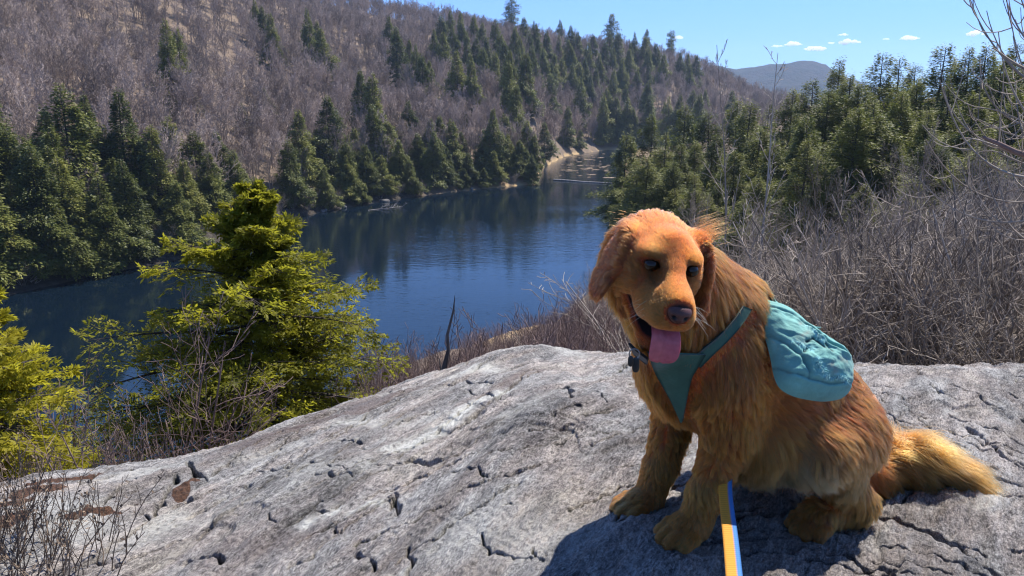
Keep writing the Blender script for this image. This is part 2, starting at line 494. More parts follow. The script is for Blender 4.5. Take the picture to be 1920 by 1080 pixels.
HEM = [conifer_kind('hemlock', M_HEM, seed=11 + i, h=18, rad=4.3 + 0.5 * (i % 3), n_leaf=19000, leaf=0.55, taper=0.75 + 0.12 * (i % 3), gap=0.3) for i in range(6)]
PINE = [conifer_kind('hemlock', M_PINE, seed=41 + i, h=18, rad=4.2 + 0.5 * (i % 3), n_leaf=26000, leaf=0.44, taper=0.7 + 0.1 * (i % 3), gap=0.45, ragged=0.6, width=0.30) for i in range(6)]
WPINE = [conifer_kind('white_pine', M_HEM, seed=71 + i, h=20, rad=4.0, n_leaf=5000, leaf=0.8, taper=0.5, t0=0.35, gap=0.6, ragged=0.8, droop=0.05, width=0.5) for i in range(2)]
conifers = []
def place_conifer(kind, i, x, y, z, h, wide=1.0, parts=True, name='hemlock_tree'):
    cm, tm, h0 = kind[i % len(kind)]
    s = h / h0
    rz = R.uniform(0, 6.283)
    if parts:
        e = link(name, None); e.empty_display_size = 0.5
        link('trunk', tm, e); link('crown', cm, e)
    else:
        e = link(name, _merged(kind, i % len(kind)))
    e.location = (x, y, z - 0.2); e.rotation_euler = (R.uniform(-.03, .03), R.uniform(-.03, .03), rz)
    e.scale = (s * wide, s * wide, s)
    conifers.append(e)
    return e
_mc = {}
def _merged(kind, i):
    key = (id(kind), i)
    if key not in _mc:
        cm, tm, h0 = kind[i]
        def arr(me):
            v = np.zeros(len(me.vertices) * 3, np.float32); me.vertices.foreach_get('co', v)
            f = np.zeros(len(me.loops), np.int32); me.loops.foreach_get('vertex_index', f)
            return v.reshape(-1, 3), f.reshape(-1, 4)
        a, b = arr(cm), arr(tm)
        v, f = join([a, b])
        _mc[key] = mesh_np('hemlock_tree', v, f, [cm.materials[0], M_BARK], False, np.concatenate([np.zeros(len(a[1])), np.ones(len(b[1]))]))
    return _mc[key]

# far (left) shore: column, top row, metres behind the water line
LEFT = [(-40, 190, 14), (8, 158, 22), (67, 255, 10), (104, 205, 26), (141, 160, 18), (178, 176, 24), (126, 292, 5), (30, 330, 6), (212, 232, 20), (248, 168, 18), (240, 300, 4), (276, 250, 22), (304, 234, 14), (335, 218, 24), (190, 330, 3), (356, 300, 5), (376, 246, 18), (400, 285, 8),
        (418, 244, 22), (446, 280, 10), (467, 190, 52), (575, 206, 14), (552, 262, 6), (601, 240, 24), (622, 178, 20), (640, 200, 30), (655, 290, 5), (672, 240, 18), (705, 197, 18), (690, 270, 6), (733, 226, 20), (718, 290, 5), (769, 188, 34), (752, 262, 10), (786, 250, 14), (808, 222, 16), (826, 216, 24), (850, 222, 16), (838, 276, 6), (868, 246, 20), (880, 286, 6), (905, 262, 12), (926, 282, 5), (946, 213, 22), (952, 250, 10), (972, 262, 8), (988, 226, 18), (997, 288, 3),
        (1020, 228, 10), (1084, 242, 8), (1122, 236, 10), (1136, 228, 18), (1162, 225, 16), (513, 165, 66), (90, 330, 4), (-20, 330, 5), (160, 380, 2.5), (330, 340, 3), (480, 330, 8), (610, 310, 3.5), (770, 300, 4), (1000, 250, 12)]
_tx = sorted((x, yt) for x, yt, d in LEFT if d >= 10)
for q in range(24):
    x = R.choice([R.uniform(-60, 470), R.uniform(540, 1000)])
    if 470 < x < 545: continue
    LEFT.append((x, np.interp(x, [a for a, b in _tx], [b for a, b in _tx]) + R.uniform(20, 110), R.uniform(1.5, 16)))
for k, (x, yt, d) in enumerate(LEFT):
    r = float(shore(az_of(x))) + max(0.6, d - 2.2)
    X_, Y_ = at_r(x, r); zg = float(terrain(X_, Y_)); h = float(np.clip(top_z(x, yt, r) - zg, 5, 30))
    place_conifer(HEM, k * 5 + 1, X_, Y_, zg, h, R.uniform(1.05, 1.35) * (18 / h) ** 0.3)['shore'] = x
n_left = len(conifers)

# hillside: tops at pixel positions
HILL = [(505, 0), (520, 14), (534, 28), (598, 18), (612, 40), (622, 55), (742, 30), (752, 52), (775, 76), (790, 82), (800, 100), (812, 112), (822, 55), (835, 30), (838, 62), (856, 48), (872, 40), (880, 66), (895, 70), (906, 44), (915, 70), (930, 35), (940, 60), (948, 78), (960, 4), (966, 50), (975, 70), (990, 62), (1002, 40), (1008, 70), (1015, 90), (1022, 60), (1036, 100), (1044, 66), (1050, 110), (1060, 75), (1070, 120), (1078, 60), (1090, 110), (1095, 80), (1104, 64), (1110, 130), (1118, 100), (1126, 80), (1137, 36), (1140, 90), (1142, 130), (1150, 60), (1158, 110), (1165, 160), (1172, 80), (1180, 60), (1186, 130), (1196, 70), (1205, 120), (1210, 180), (1218, 82), (1244, 66), (1232, 100), (1275, 100), (1130, 165), (1140, 190), (1150, 205), (1170, 200), (1128, 205), (690, 130), (1204, 150), (1288, 170), (1310, 168), (1237, 190), (1260, 200), (1180, 215), (1262, 215), (1300, 215), (1360, 170), (1245, 235), (930, 95), (885, 100), (862, 95), (985, 100), (955, 115), (1030, 140), (1085, 150), (970, 160), (925, 205), (1060, 200), (850, 20), (868, 22), (893, 28), (980, 32), (1045, 36), (1063, 48), (1200, 55), (345, 40), (365, 55), (1290, 104), (1262, 98)]
HILL += [(x + R.uniform(-16, 16), y + R.uniform(8, 22)) for x, y in HILL[20:80:3]]
for k, (x, yt) in enumerate(HILL):
    hh = R.uniform(16, 23)
    best = None
    for r in np.linspace(float(shore(az_of(x))) + 8, 640, 240):
        X_, Y_ = at_r(x, r); zg = float(terrain(X_, Y_))
        if zg + hh >= top_z(x, yt, r): best = (X_, Y_, zg); break
    if best is None:
        r = float(np.interp(az_of(x), _ca, _cr)) - 4; X_, Y_ = at_r(x, r); zg = float(terrain(X_, Y_)); best = (X_, Y_, zg); hh = max(8, min(24, top_z(x, yt, r) - zg))
    kind, nm = (WPINE, 'pine_tree') if k in (24, 44, 57) else (HEM, 'hemlock_tree')
    if k in (24, 44, 57): hh *= 1.15
    place_conifer(kind, k * 7 + 2, *best, hh, R.uniform(0.9, 1.2), False, nm)
n_hill = len(conifers)

# right-hand stand
RIGHT = [(1168, 250, 118), (1215, 212, 128), (1190, 300, 104), (1207, 290, 96), (1240, 246, 112), (1273, 195, 124), (1258, 300, 92), (1269, 266, 100), (1300, 262, 108), (1322, 208, 116), (1304, 318, 82), (1340, 250, 98), (1367, 186, 120), (1393, 188, 110), (1372, 280, 88), (1412, 240, 96), (1429, 190, 118), (1464, 164, 108), (1446, 262, 82), (1488, 230, 88), (1509, 146, 104), (1535, 168, 92), (1531, 262, 76), (1562, 137, 100), (1593, 154, 92), (1580, 250, 74), (1624, 97, 98), (1610, 210, 78), (1664, 103, 96), (1645, 160, 84), (1673, 168, 78), (1697, 150, 90), (1729, 81, 92), (1712, 200, 72), (1750, 150, 80), (1782, 86, 90), (1815, 83, 88), (1798, 170, 70), (1840, 120, 78), (1869, 79, 86), (1909, 70, 84), (1890, 150, 70), (1940, 60, 84), (1985, 80, 80), (1650, 250, 66), (1740, 250, 62), (1560, 320, 62), (1480, 320, 70), (1420, 330, 74), (1340, 340, 84), (1228, 330, 98), (1163, 320, 122), (1830, 240, 60), (1910, 240, 58), (2010, 150, 70), (1700, 330, 56), (1175, 350, 108), (1262, 352, 88), (1390, 370, 70), (1620, 340, 60), (1545, 110, 130), (1480, 170, 130), (1400, 215, 130), (1690, 120, 110), (1760, 110, 108), (1850, 100, 100)]
_rx = sorted((x, yt) for x, yt, r in RIGHT if r >= 84)
for q in range(14):
    x = R.uniform(1165, 1960); RIGHT.append((x, np.interp(x, [a for a, b in _rx], [b for a, b in _rx]) + R.uniform(30, 150), R.uniform(62, 104) if x > 1350 else R.uniform(88, 130)))
for k, (x, yt, r) in enumerate(RIGHT):
    X_, Y_ = at_r(x, r); zg = float(terrain(X_, Y_)); h = float(np.clip(top_z(x, yt, r) - zg, 4, 28))
    place_conifer(PINE, k * 5 + 3, X_, Y_, zg, h, R.uniform(1.0, 1.3) * (18 / h) ** 0.4)
n_right = len(conifers)

# ---------------------------------------------------------------- bare trees on the hill
def hill_tree(seed, h):
    lv = bare(seed, [((0, 0, -0.3), (0.03 * math.sin(seed), 0.04 * math.cos(seed), 1), h * 0.8, h * 0.011)], K=(6, 4, 2, 1), nch=(15, 8, 5), ratio=(0.52, 0.5, 0.5), ang=(38, 40, 45), up=(0.02, 0.16, 0.12, 0.1), first=(0.3, 0.2, 0.2), rmin=0.022, sides=(4, 3, 3, 3))
    return mesh_np('bare_tree', *join(lv), [M_TWIG])
HT = [hill_tree(100 + i, 13) for i in range(6)]
g = np.random.default_rng(21)
cand = []
for r0, r1, step in ((80, 250, 3.7), (250, 420, 4.1), (420, 720, 4.8)):
    n = int(math.radians(75) * (r1 * r1 - r0 * r0) / 2 / step ** 2)
    aq = g.uniform(-42, 33, n); rq = np.sqrt(g.uniform(r0 * r0, r1 * r1, n))
    cand.append(np.stack([aq, rq], 1))
cand = np.concatenate(cand)
ok = (cand[:, 1] > np.interp(cand[:, 0], _fa, _fr) + 8) & (cand[:, 1] < np.interp(cand[:, 0], _ca, _cr) + 25) & ~((cand[:, 0] > 7.5) & (cand[:, 1] < 140))
ok &= ~((cand[:, 0] > 20) & (cand[:, 1] > 170))
ok &= (cand[:, 1] > np.interp(cand[:, 0], _fa, _fr) + 10)
cand = cand[ok]
bx, by = np.sin(np.radians(cand[:, 0])) * cand[:, 1], np.cos(np.radians(cand[:, 0])) * cand[:, 1]
bz = terrain(bx, by)
# thin out where the pale leaf litter shows between the trunks (upper left of the hill)
pp = pix(np.stack([bx, by, bz], -1))
keep = (g.random(len(bx)) < np.where(pp[:, 0] < 620, 0.85, 1.0)) & (pp[:, 0] > -120) & (pp[:, 0] < 1980) & (pp[:, 1] > -60)
bx, by, bz, rr_ = bx[keep], by[keep], bz[keep], cand[keep, 1]
order = np.argsort(rr_)
bare_hill = []
NIND = 290
for q, i in enumerate(order[:NIND]):
    o = link('bare_tree', HT[q % 6], loc=(bx[i], by[i], bz[i])); s = R.uniform(0.7, 1.15)
    o.scale = (s, s, s * R.uniform(0.9, 1.15)); o.rotation_euler = (0, 0, R.uniform(0, 6.28)); bare_hill.append(o)
rest = order[NIND:]
print('bare hill trees', len(order))
hidden = bpy.data.collections.new('tree_kinds')
for i, me in enumerate(HT):
    hidden.objects.link(bpy.data.objects.new('bare_tree_kind', me))
pm = bpy.data.meshes.new('far_bare_woods'); pm.vertices.add(len(rest))
pm.vertices.foreach_set('co', np.stack([bx[rest], by[rest], bz[rest]], -1).astype(np.float32).ravel())
fo = link('far_bare_woods', pm)
tag(fo, 'dense leafless grey-brown woods covering the upper slope of the hill across the lake', 'woods', kind='stuff')
ng = bpy.data.node_groups.new('woods', 'GeometryNodeTree')
ng.interface.new_socket('Geometry', in_out='INPUT', socket_type='NodeSocketGeometry')
ng.interface.new_socket('Geometry', in_out='OUTPUT', socket_type='NodeSocketGeometry')
def gn(t, **kw):
    nd = ng.nodes.new(t)
    for k, v in kw.items(): setattr(nd, k, v)
    return nd
gi, go = gn('NodeGroupInput'), gn('NodeGroupOutput')
m2p = gn('GeometryNodeMeshToPoints'); iop = gn('GeometryNodeInstanceOnPoints'); ci = gn('GeometryNodeCollectionInfo')
ci.inputs['Collection'].default_value = hidden; ci.inputs['Separate Children'].default_value = True; ci.inputs['Reset Children'].default_value = True
rv = gn('FunctionNodeRandomValue', data_type='FLOAT_VECTOR'); rv.inputs[0].default_value = (0, 0, 0); rv.inputs[1].default_value = (0.06, 0.06, 6.28)
rs_ = gn('FunctionNodeRandomValue', data_type='FLOAT'); rs_.inputs[2].default_value = 0.65; rs_.inputs[3].default_value = 1.15; rs_.inputs['Seed'].default_value = 4
lk = ng.links.new
lk(gi.outputs[0], m2p.inputs['Mesh']); lk(m2p.outputs[0], iop.inputs['Points']); lk(ci.outputs[0], iop.inputs['Instance'])
iop.inputs['Pick Instance'].default_value = True
lk(rv.outputs[0], iop.inputs['Rotation']); lk(rs_.outputs[1], iop.inputs['Scale']); lk(iop.outputs[0], go.inputs[0])
fo.modifiers.new('woods', 'NODES').node_group = ng
# ---------------------------------------------------------------- near hemlocks with feathery sprays
def spray_tree(seed, h, rad, nprim=150, nsec=15, nter=7, nleaf=6, prof=None, leaf=0.05, bias=None):
    g = np.random.default_rng(seed)
    t = 0.05 + 0.94 * np.sort(g.random(nprim)) ** 1.1
    az = np.arange(nprim) * 2.39996 + g.standard_normal(nprim) * 0.4
    L = rad * np.interp(t, prof[0], prof[1]) * (0.36 + 1.05 * g.random(nprim) ** 1.4)
    if bias is not None: L = L * (1 + bias[1] * np.cos(az - bias[0]))
    el = -0.10 + 0.75 * t ** 2 + 0.14 * g.standard_normal(nprim)
    d0 = np.stack([np.cos(az) * np.cos(el), np.sin(az) * np.cos(el), np.sin(el)], 1)
    sd = np.stack([-np.sin(az), np.cos(az), 0 * az], 1)
    sd = unit(sd + np.array([0, 0, 1.0]) * 0.25 * g.standard_normal((nprim, 1)))
    base = np.stack([0.03 * np.sin(5 * t), 0.03 * np.cos(4 * t), t * h], 1)
    def limb(s, i):  # position along a primary limb
        p = base[i] + d0[i] * (s * L[i])[..., None]
        p[..., 2] -= 0.16 * L[i] * s * s
        return p
    segs = []
    ss = np.linspace(0, 1, 6)
    for a, b in zip(ss[:-1], ss[1:]):
        i = np.arange(nprim); segs.append((limb(np.full(nprim, a), i), limb(np.full(nprim, b), i), 0.012 * L * (1.05 - a) + 0.002, 0.012 * L * (1.05 - b) + 0.002))
    # secondaries
    i2 = np.repeat(np.arange(nprim), nsec); n2 = len(i2)
    s2 = (0.15 + 0.85 * (np.tile(np.arange(nsec), nprim) + g.random(n2)) / nsec)
    sign = np.where(np.tile(np.arange(nsec), nprim) % 2, 1.0, -1.0)
    p2 = limb(s2, i2)
    d2 = unit(d0[i2] * 0.75 + sd[i2] * (sign * (0.55 + 0.35 * g.random(n2)))[:, None] + np.array([0, 0, -0.22]) + 0.16 * g.standard_normal((n2, 3)))
    L2 = L[i2] * 0.42 * (1.12 - s2 * 0.85) * (0.6 + 0.7 * g.random(n2)) + 0.05
    segs.append((p2, p2 + d2 * L2[:, None] * 0.9, 0.0045 + 0 * L2, 0.0015 + 0 * L2))
    i3 = np.repeat(np.arange(n2), nter); n3 = len(i3)
    k3 = np.tile(np.arange(nter), n2)
    s3 = 0.12 + 0.88 * (k3 + g.random(n3)) / nter
    sg3 = np.where(k3 % 2, 1.0, -1.0)
    p3 = p2[i3] + d2[i3] * (s3 * L2[i3])[:, None]; p3[:, 2] -= 0.12 * L2[i3] * s3 ** 2
    nrm = unit(np.cross(d2, sd[i2]) + 0.3 * g.standard_normal((n2, 3)))
    q = unit(np.cross(nrm, d2))
    d3 = unit(d2[i3] * 0.8 + q[i3] * (sg3 * (0.5 + 0.4 * g.random(n3)))[:, None] + np.array([0, 0, -0.15]) + 0.15 * g.standard_normal((n3, 3)))
    L3 = L2[i3] * 0.45 * (1.1 - 0.8 * s3) * (0.6 + 0.7 * g.random(n3)) + 0.025
    i4 = np.repeat(np.arange(n3), nleaf); n4 = len(i4)
    k4 = np.tile(np.arange(nleaf), n3)
    s4 = (k4 + 0.5) / nleaf
    p4 = p3[i4] + d3[i4] * (s4 * L3[i4])[:, None]
    n3v = unit(nrm[i2[i3]] if False else nrm[i3])
    q3 = unit(np.cross(n3v, d3))
    d4 = unit(d3[i4] * 0.9 + q3[i4] * (np.where(k4 % 2, 1, -1) * 0.75)[:, None] + 0.22 * g.standard_normal((n4, 3)))
    w4 = unit(np.cross(d4, n3v[i4] + 0.45 * g.standard_normal((n4, 3))))
    sz = leaf * (0.6 + 0.7 * g.random(n4))
    cv, cf = leaf_quads(p4, d4, w4, sz, sz * 0.36)
    tp = np.stack([0.03 * np.sin(5 * np.linspace(0, 1, 14)), 0.03 * np.cos(4 * np.linspace(0, 1, 14)), np.linspace(0, h, 14)], 1)
    tv = polytube(tp, 0.011 * h * np.linspace(1, 0.05, 14) + 0.002, 8)
    lb = tubes(*[np.concatenate([s[k] for s in segs]) for k in range(4)], 3)
    return (cv, cf), tv, lb

def put_spray_tree(x, ytop, r, h, label, **kw):
    (cv, cf), tr, lb = spray_tree(h=h, **kw)
    X_, Y_ = at_r(x, r); zt = top_z(x, ytop, r)
    e = link('hemlock_tree', None, loc=(X_, Y_, zt - h))
    link('trunk', mesh_np('trunk', *tr, [M_BARK], True), e)
    link('branches', mesh_np('branches', *lb, [M_BARK], True), e)
    link('crown', mesh_np('crown', cv, cf, [M_YEL]), e)
    tag(e, label, 'tree')
    return e
PROF = ([0, 0.15, 0.35, 0.55, 0.75, 0.9, 1.0], [0.9, 1.0, 0.98, 0.76, 0.42, 0.14, 0.02])
put_spray_tree(484, 340, 8.4, 5.4, 'bright yellow-green young hemlock rising behind the left edge of the rock', seed=3, rad=2.35, nprim=310, nsec=17, nter=7, nleaf=6, prof=PROF, leaf=0.056, bias=(3.14, 0.08))
put_spray_tree(-75, 420, 6.6, 5.0, 'yellow-green hemlock cut off by the left edge of the photo', seed=9, rad=1.40, nprim=170, nsec=15, nter=7, nleaf=6, prof=PROF, leaf=0.048)

# ---------------------------------------------------------------- bare shrubs, saplings, snag
def shrub_kind(seed, h, nst, spread, mat, nm='bare_shrub', K=(6, 4, 3), nch=(11, 7), thick=0.011, rmin=0.0035, up=(0.03, 0.1, 0.08), wig=(0.08, 0.14, 0.2)):
    g = np.random.default_rng(seed)
    st = []
    for i in range(nst):
        a = g.uniform(0, 6.283); tl = spread * math.sqrt(g.random())
        st.append(((0.12 * math.cos(a) * g.random() * h * 0.4, 0.12 * math.sin(a) * h * 0.4 * g.random(), -0.1), (math.cos(a) * tl, math.sin(a) * tl, 1), h * g.uniform(0.6, 1.0), thick * h / 4 * g.uniform(0.7, 1.4) * 1.6))
    lv = bare(seed, st, K=K, nch=nch, ratio=(0.42, 0.42, 0.4), ang=(35, 42, 45), up=up, wig=wig, first=(0.2, 0.15, 0.1), rmin=rmin, sides=(5, 3, 3, 3))
    if nm != 'bare_tree':
        return None, mesh_np(nm, *join(lv), [mat], True), h
    return mesh_np('trunk', *lv[0], [mat], True), mesh_np('crown', *join(lv[1:]), [mat], True), h

def place_shrub(kind, x, y, z, h, name, label=None, cat='shrub', group=None, wide=1.0, rz=None):
    st, tw, h0 = kind
    e = link(name, tw if st is None else None, loc=(x, y, z)); s = h / h0
    e.scale = (s * wide, s * wide, s); e.rotation_euler = (0, 0, R.uniform(0, 6.28) if rz is None else rz)
    if st is not None: link('trunk', st, e); link('crown', tw, e)
    tag(e, label, cat, group)
    return e

SH_G = [shrub_kind(200 + i, 4.0, 9, 0.55, M_GREY, nch=(12, 8)) for i in range(5)]
SH_R = [shrub_kind(220 + i, 3.0, 12, 0.45, M_RED, nch=(9, 5), thick=0.010, up=(0.06, 0.16, 0.1)) for i in range(3)]
BT = [shrub_kind(240 + i, 8.0, 1, 0.1, M_GREY, 'bare_tree', K=(9, 6, 4, 3), nch=(18, 9, 4), thick=0.014, rmin=0.004, up=(0.02, 0.12, 0.1, 0.05), wig=(0.05, 0.12, 0.18, 0.2)) for i in range(4)]

thicket = []
g = np.random.default_rng(77)
yl = lambda x: np.interp(x, [1300, 1380, 1500, 1620, 1750, 1850, 1960, 2300], [490, 480, 452, 410, 358, 300, 225, 170])
for k in range(150):
    x = g.uniform(1290, 2060)
    r = 7.5 + 36 * g.random() ** 1.6
    yt = yl(x) + g.uniform(0, 150) * (0.4 + 0.6 * g.random())
    X_, Y_ = at_r(x, r); zg = float(terrain(X_, Y_)); h = top_z(x, yt, r) - zg
    if h < 1.4: continue
    h = min(h, 7.0)
    thicket.append(place_shrub(SH_G[k % 5], X_, Y_, zg, h, 'bare_shrub', wide=min(1.5, 4.2 / h) if h > 3 else 1.25))
n_th = len(thicket)
bare_right = []
for k in range(34):
    x = g.uniform(1090, 1540); r = g.uniform(30, 95) if x > 1180 else g.uniform(22, 60)
    X_, Y_ = at_r(x, r); zg = float(terrain(X_, Y_)); h = g.uniform(5, 9)
    yt = pix((X_, Y_, zg + h))[1]
    if yt < np.interp(x, [1090, 1150, 1300, 1540], [555, 500, 330, 330]): h *= 0.6
    bare_right.append(place_shrub(BT[k % 4], X_, Y_, zg, h, 'bare_tree', cat='tree', wide=1.1))
for k, (x, yt, r) in enumerate([(1330, 330, 52), (1385, 400, 45), (1440, 370, 40), (1475, 330, 46), (1520, 360, 34), (1562, 400, 30), (1590, 300, 40), (1640, 330, 30), (1670, 230, 44), (1700, 290, 28), (1735, 250, 36), (1765, 300, 24), (1800, 240, 28), (1835, 280, 20), (1870, 200, 24), (1905, 230, 18), (1950, 150, 20), (1620, 420, 22), (1540, 440, 24), (1350, 430, 30), (1420, 330, 24), (1500, 300, 22), (1560, 270, 26), (1610, 260, 20), (1655, 290, 18), (1700, 220, 22), (1745, 190, 18), (1790, 200, 16), (1845, 170, 15), (1890, 150, 14)]):
    X_, Y_ = at_r(x, r); zg = float(terrain(X_, Y_)); h = min(13, top_z(x, yt, r) - zg)
    bare_right.append(place_shrub(BT[k % 4], X_, Y_, zg, h, 'bare_tree', cat='tree', wide=0.85))
# reddish shrubs along the back edge of the rock
red = []
for k in range(120):
    x = g.uniform(690, 1340); r = g.uniform(6.0, 16)
    yt = np.interp(x, [690, 740, 800, 900, 960, 1010, 1060, 1110, 1200, 1340], [640, 610, 640, 618, 598, 590, 575, 556, 560, 540]) + g.uniform(0, 42)
    X_, Y_ = at_r(x, r); zg = float(terrain(X_, Y_)); h = top_z(x, yt, r) - zg
    if h < 0.8: continue
    red.append(place_shrub(SH_R[k % 3], X_, Y_, zg, min(h, 5), 'bare_shrub', wide=min(1.0, 3.0 / h)))

# grey shrubs leaning over the water on the far shore
shore_sh = []
for k in range(46):
    x = g.uniform(-20, 1000); r = float(shore(az_of(x))) + g.uniform(0.6, 3.0)
    X_, Y_ = at_r(x, r); shore_sh.append(place_shrub(SH_G[k % 5], X_, Y_, float(terrain(X_, Y_)), g.uniform(2.2, 5.0), 'bare_shrub', wide=1.3))
for k in range(26):
    x = g.uniform(440, 580) if k < 18 else g.uniform(-30, 120); r = float(shore(az_of(x))) + g.uniform(4, 42)
    X_, Y_ = at_r(x, r); o = place_shrub(BT[k % 4], X_, Y_, float(terrain(X_, Y_)), g.uniform(8, 13), 'bare_tree', cat='tree', wide=1.25); o['fs'] = 1

for k in range(36):
    x = g.uniform(860, 1190); r = g.uniform(17, 66)
    X_, Y_ = at_r(x, r); zg = float(terrain(X_, Y_)); yt = np.interp(x, [860, 960, 1060, 1190], [625, 600, 572, 520])
    h = float(np.clip(top_z(x, yt, r) - zg, 1.6, 5.0)); red.append(place_shrub(SH_R[k % 3], X_, Y_, zg, h, 'bare_shrub', wide=1.25))

# two thin tall saplings and the pale one between, behind the dog
for x, yt, r, lab, sd in ((1378, 82, 13.5, 'tall thin bare sapling reaching the sky above the dog, the farther left of a pair', 301), (1421, 96, 12.5, 'tall thin bare sapling with buds just above the dog, the right one of a pair', 302)):
    X_, Y_ = at_r(x, r); zg = float(terrain(X_, Y_)); h = top_z(x, yt, r) - zg
    lv = bare(sd, [((0, 0, 0), (0.0, 0.0, 1), h, 0.030)], K=(16, 4, 3), nch=(26, 5), ratio=(0.13, 0.35), ang=(38, 40), up=(0.03, 0.12, 0.05), wig=(0.02, 0.10, 0.15), first=(0.3, 0.2), rmin=0.004, sides=(6, 4, 3), tapers=0.12)
    e = link('bare_sapling', None, loc=(X_, Y_, zg))
    link('trunk', mesh_np('trunk', *lv[0], [M_GREY], True), e); link('crown', mesh_np('crown', *join(lv[1:]), [M_GREY], True), e)
    tag(e, lab, 'sapling')

# bare reddish birch at the left
SP_ = [shrub_kind(260 + i, 3.6, 3, 0.22, M_RED, 'bare_sapling', K=(9, 6, 4), nch=(20, 8), thick=0.012, rmin=0.003, up=(0.02, 0.08, 0.06), wig=(0.06, 0.12, 0.16)) for i in range(2)]
for (x, yt, r, lab) in ((165, 550, 6.6, 'bare reddish sapling standing left of the yellow-green hemlock against dark water'), (60, 590, 7.4, 'bare grey-pink sapling beside the hemlock at the left edge'), (235, 690, 5.8, 'low bare twiggy sapling touching the left side of the yellow-green hemlock')):
    X_, Y_ = at_r(x, r); zg = float(terrain(X_, Y_)); h = top_z(x, yt, r) - zg
    place_shrub(SP_[int(x) % 2], X_, Y_, zg, h, 'bare_sapling', lab, 'sapling', wide=0.95)
for k in range(10):
    x = g.uniform(40, 330); r = g.uniform(5, 6.5); X_, Y_ = at_r(x, r); zg = float(terrain(X_, Y_)); h = top_z(x, g.uniform(760, 830), r) - zg
    red.append(place_shrub(SH_R[k % 3], X_, Y_, zg, h, 'bare_shrub', wide=0.7))

# broken snag behind the rock
r = 6.5; X_, Y_ = at_r(828, r); zg = float(terrain(X_, Y_)); zt = top_z(846, 553, r)
h = zt - zg
V1 = polytube(np.array([(0, 0, 0), (0.02, 0, h * 0.35), (-0.012, 0, h * 0.5), (0.012, 0, h * 0.62), (-0.022, 0, h * 0.70), (-0.004, 0, h * 0.76), (0.034, 0, h * 0.82), (0.028, 0, h * 0.87), (0.085, 0, h * 0.95), (0.10, 0, h)]), [0.024, 0.022, 0.025, 0.019, 0.028, 0.026, 0.016, 0.014, 0.009, 0.002], 8)
V2 = polytube(np.array([(0.0, 0, h * 0.7), (-0.04, 0.02, h * 0.76), (-0.05, 0.02, h * 0.79)]), [0.014, 0.010, 0.002], 6)
V3 = polytube(np.array([(0.0, 0, h * 0.62), (0.07, -0.02, h * 0.655), (0.09, -0.02, h * 0.70)]), [0.011, 0.008, 0.002], 6)
M_SNAG = bark_mat('snag_bark', (0.03, 0.025, 0.024), (0.13, 0.115, 0.11), 14.0, 0.0)
tag(link('dead_snag', mesh_np('dead_snag', *join([V1, V2, V3]), [M_SNAG], True), loc=(X_, Y_, zg)), 'dark broken dead tree stub standing behind the rock, in front of the lake', 'snag')

# arching whips at the right edge
def P3(px, py, r):
    x, y, dz = ray(px, py); h_ = math.hypot(x, y)
    return np.array([x / h_ * r, y / h_ * r, CAMZ + dz / h_ * r])
def bez(p0, p1, p2, p3, n=14):
    t = np.linspace(0, 1, n)[:, None]
    return (1 - t) ** 3 * p0 + 3 * (1 - t) ** 2 * t * p1 + 3 * (1 - t) * t * t * p2 + t ** 3 * p3
whips = []
g2 = np.random.default_rng(15)
W = [((1990, 190), (1900, 150), (1830, 60), (1815, -20)), ((1980, 240), (1880, 250), (1830, 170), (1838, 110)), ((1990, 300), (1880, 300), (1790, 250), (1768, 170)), ((2000, 330), (1880, 350), (1800, 300), (1762, 150)),
     ((2000, 150), (1940, 110), (1890, 40), (1880, -30)), ((1990, 120), (1940, 80), (1915, 10), (1905, -40)), ((1990, 260), (1920, 240), (1880, 150), (1872, 60)), ((2000, 220), (1930, 190), (1900, 100), (1893, 10)),
     ((2000, 360), (1900, 400), (1800, 380), (1735, 260)), ((2000, 390), (1890, 440), (1790, 420), (1720, 330)), ((1995, 290), (1900, 310), (1850, 250), (1800, 260)), ((1995, 250), (1910, 280), (1860, 230), (1812, 215)),
     ((2000, 420), (1900, 470), (1830, 420), (1800, 300)), ((2000, 200), (1950, 180), (1925, 90), (1920, 0)), ((2000, 340), (1940, 330), (1900, 240), (1905, 150)), ((1995, 310), (1900, 330), (1880, 260), (1826, 290)), ((2000, 270), (1950, 250), (1870, 190), (1822, 205)), ((2000, 460), (1930, 480), (1870, 420), (1850, 330)), ((2000, 100), (1960, 60), (1935, 20), (1930, -40)), ((1990, 180), (1930, 160), (1870, 120), (1850, 20)), ((1990, 140), (1930, 150), (1880, 100), (1862, 90))]
parts = []; root = P3(2080, 560, 5.6)
for w4 in W:
    rr4 = 5.2 + g2.uniform(-0.7, 0.7)
    pts = bez(*[P3(a, b, rr4 + g2.uniform(-.2, .2)) for a, b in w4])
    pre = bez(root, root + np.array([0, 0, 0.5]), pts[0] - (pts[1] - pts[0]) * 6, pts[0], 8)
    pts = np.concatenate([pre[:-1], pts])
    parts.append(polytube(pts, np.linspace(0.012, 0.0028, len(pts)), 4))
    for q in range(5):
        i = int(g2.uniform(8, len(pts) - 2)); dd = unit(pts[i + 1] - pts[i] + 0.5 * g2.standard_normal(3) * 0.2)
        pp2 = bez(pts[i], pts[i] + dd * 0.1, pts[i] + dd * 0.18 + np.array([0, 0, 0.05]), pts[i] + dd * 0.25 + np.array([0, 0, 0.14]), 6)
        parts.append(polytube(pp2, np.linspace(0.004, 0.0022, 6), 3))
stems = polytube(np.array([root + [0.2, 0, -3.2], root + [0.1, 0, -1.5], root]), [0.07, 0.05, 0.03], 8)
br = polytube(np.array([P3(1960, 300, 5.0), P3(1905, 285, 5.0), P3(1870, 268, 5.0), P3(1842, 257, 5.0)]), [0.018, 0.014, 0.012, 0.008], 7)
e = link('arching_shrub', None, loc=(0, 0, 0))
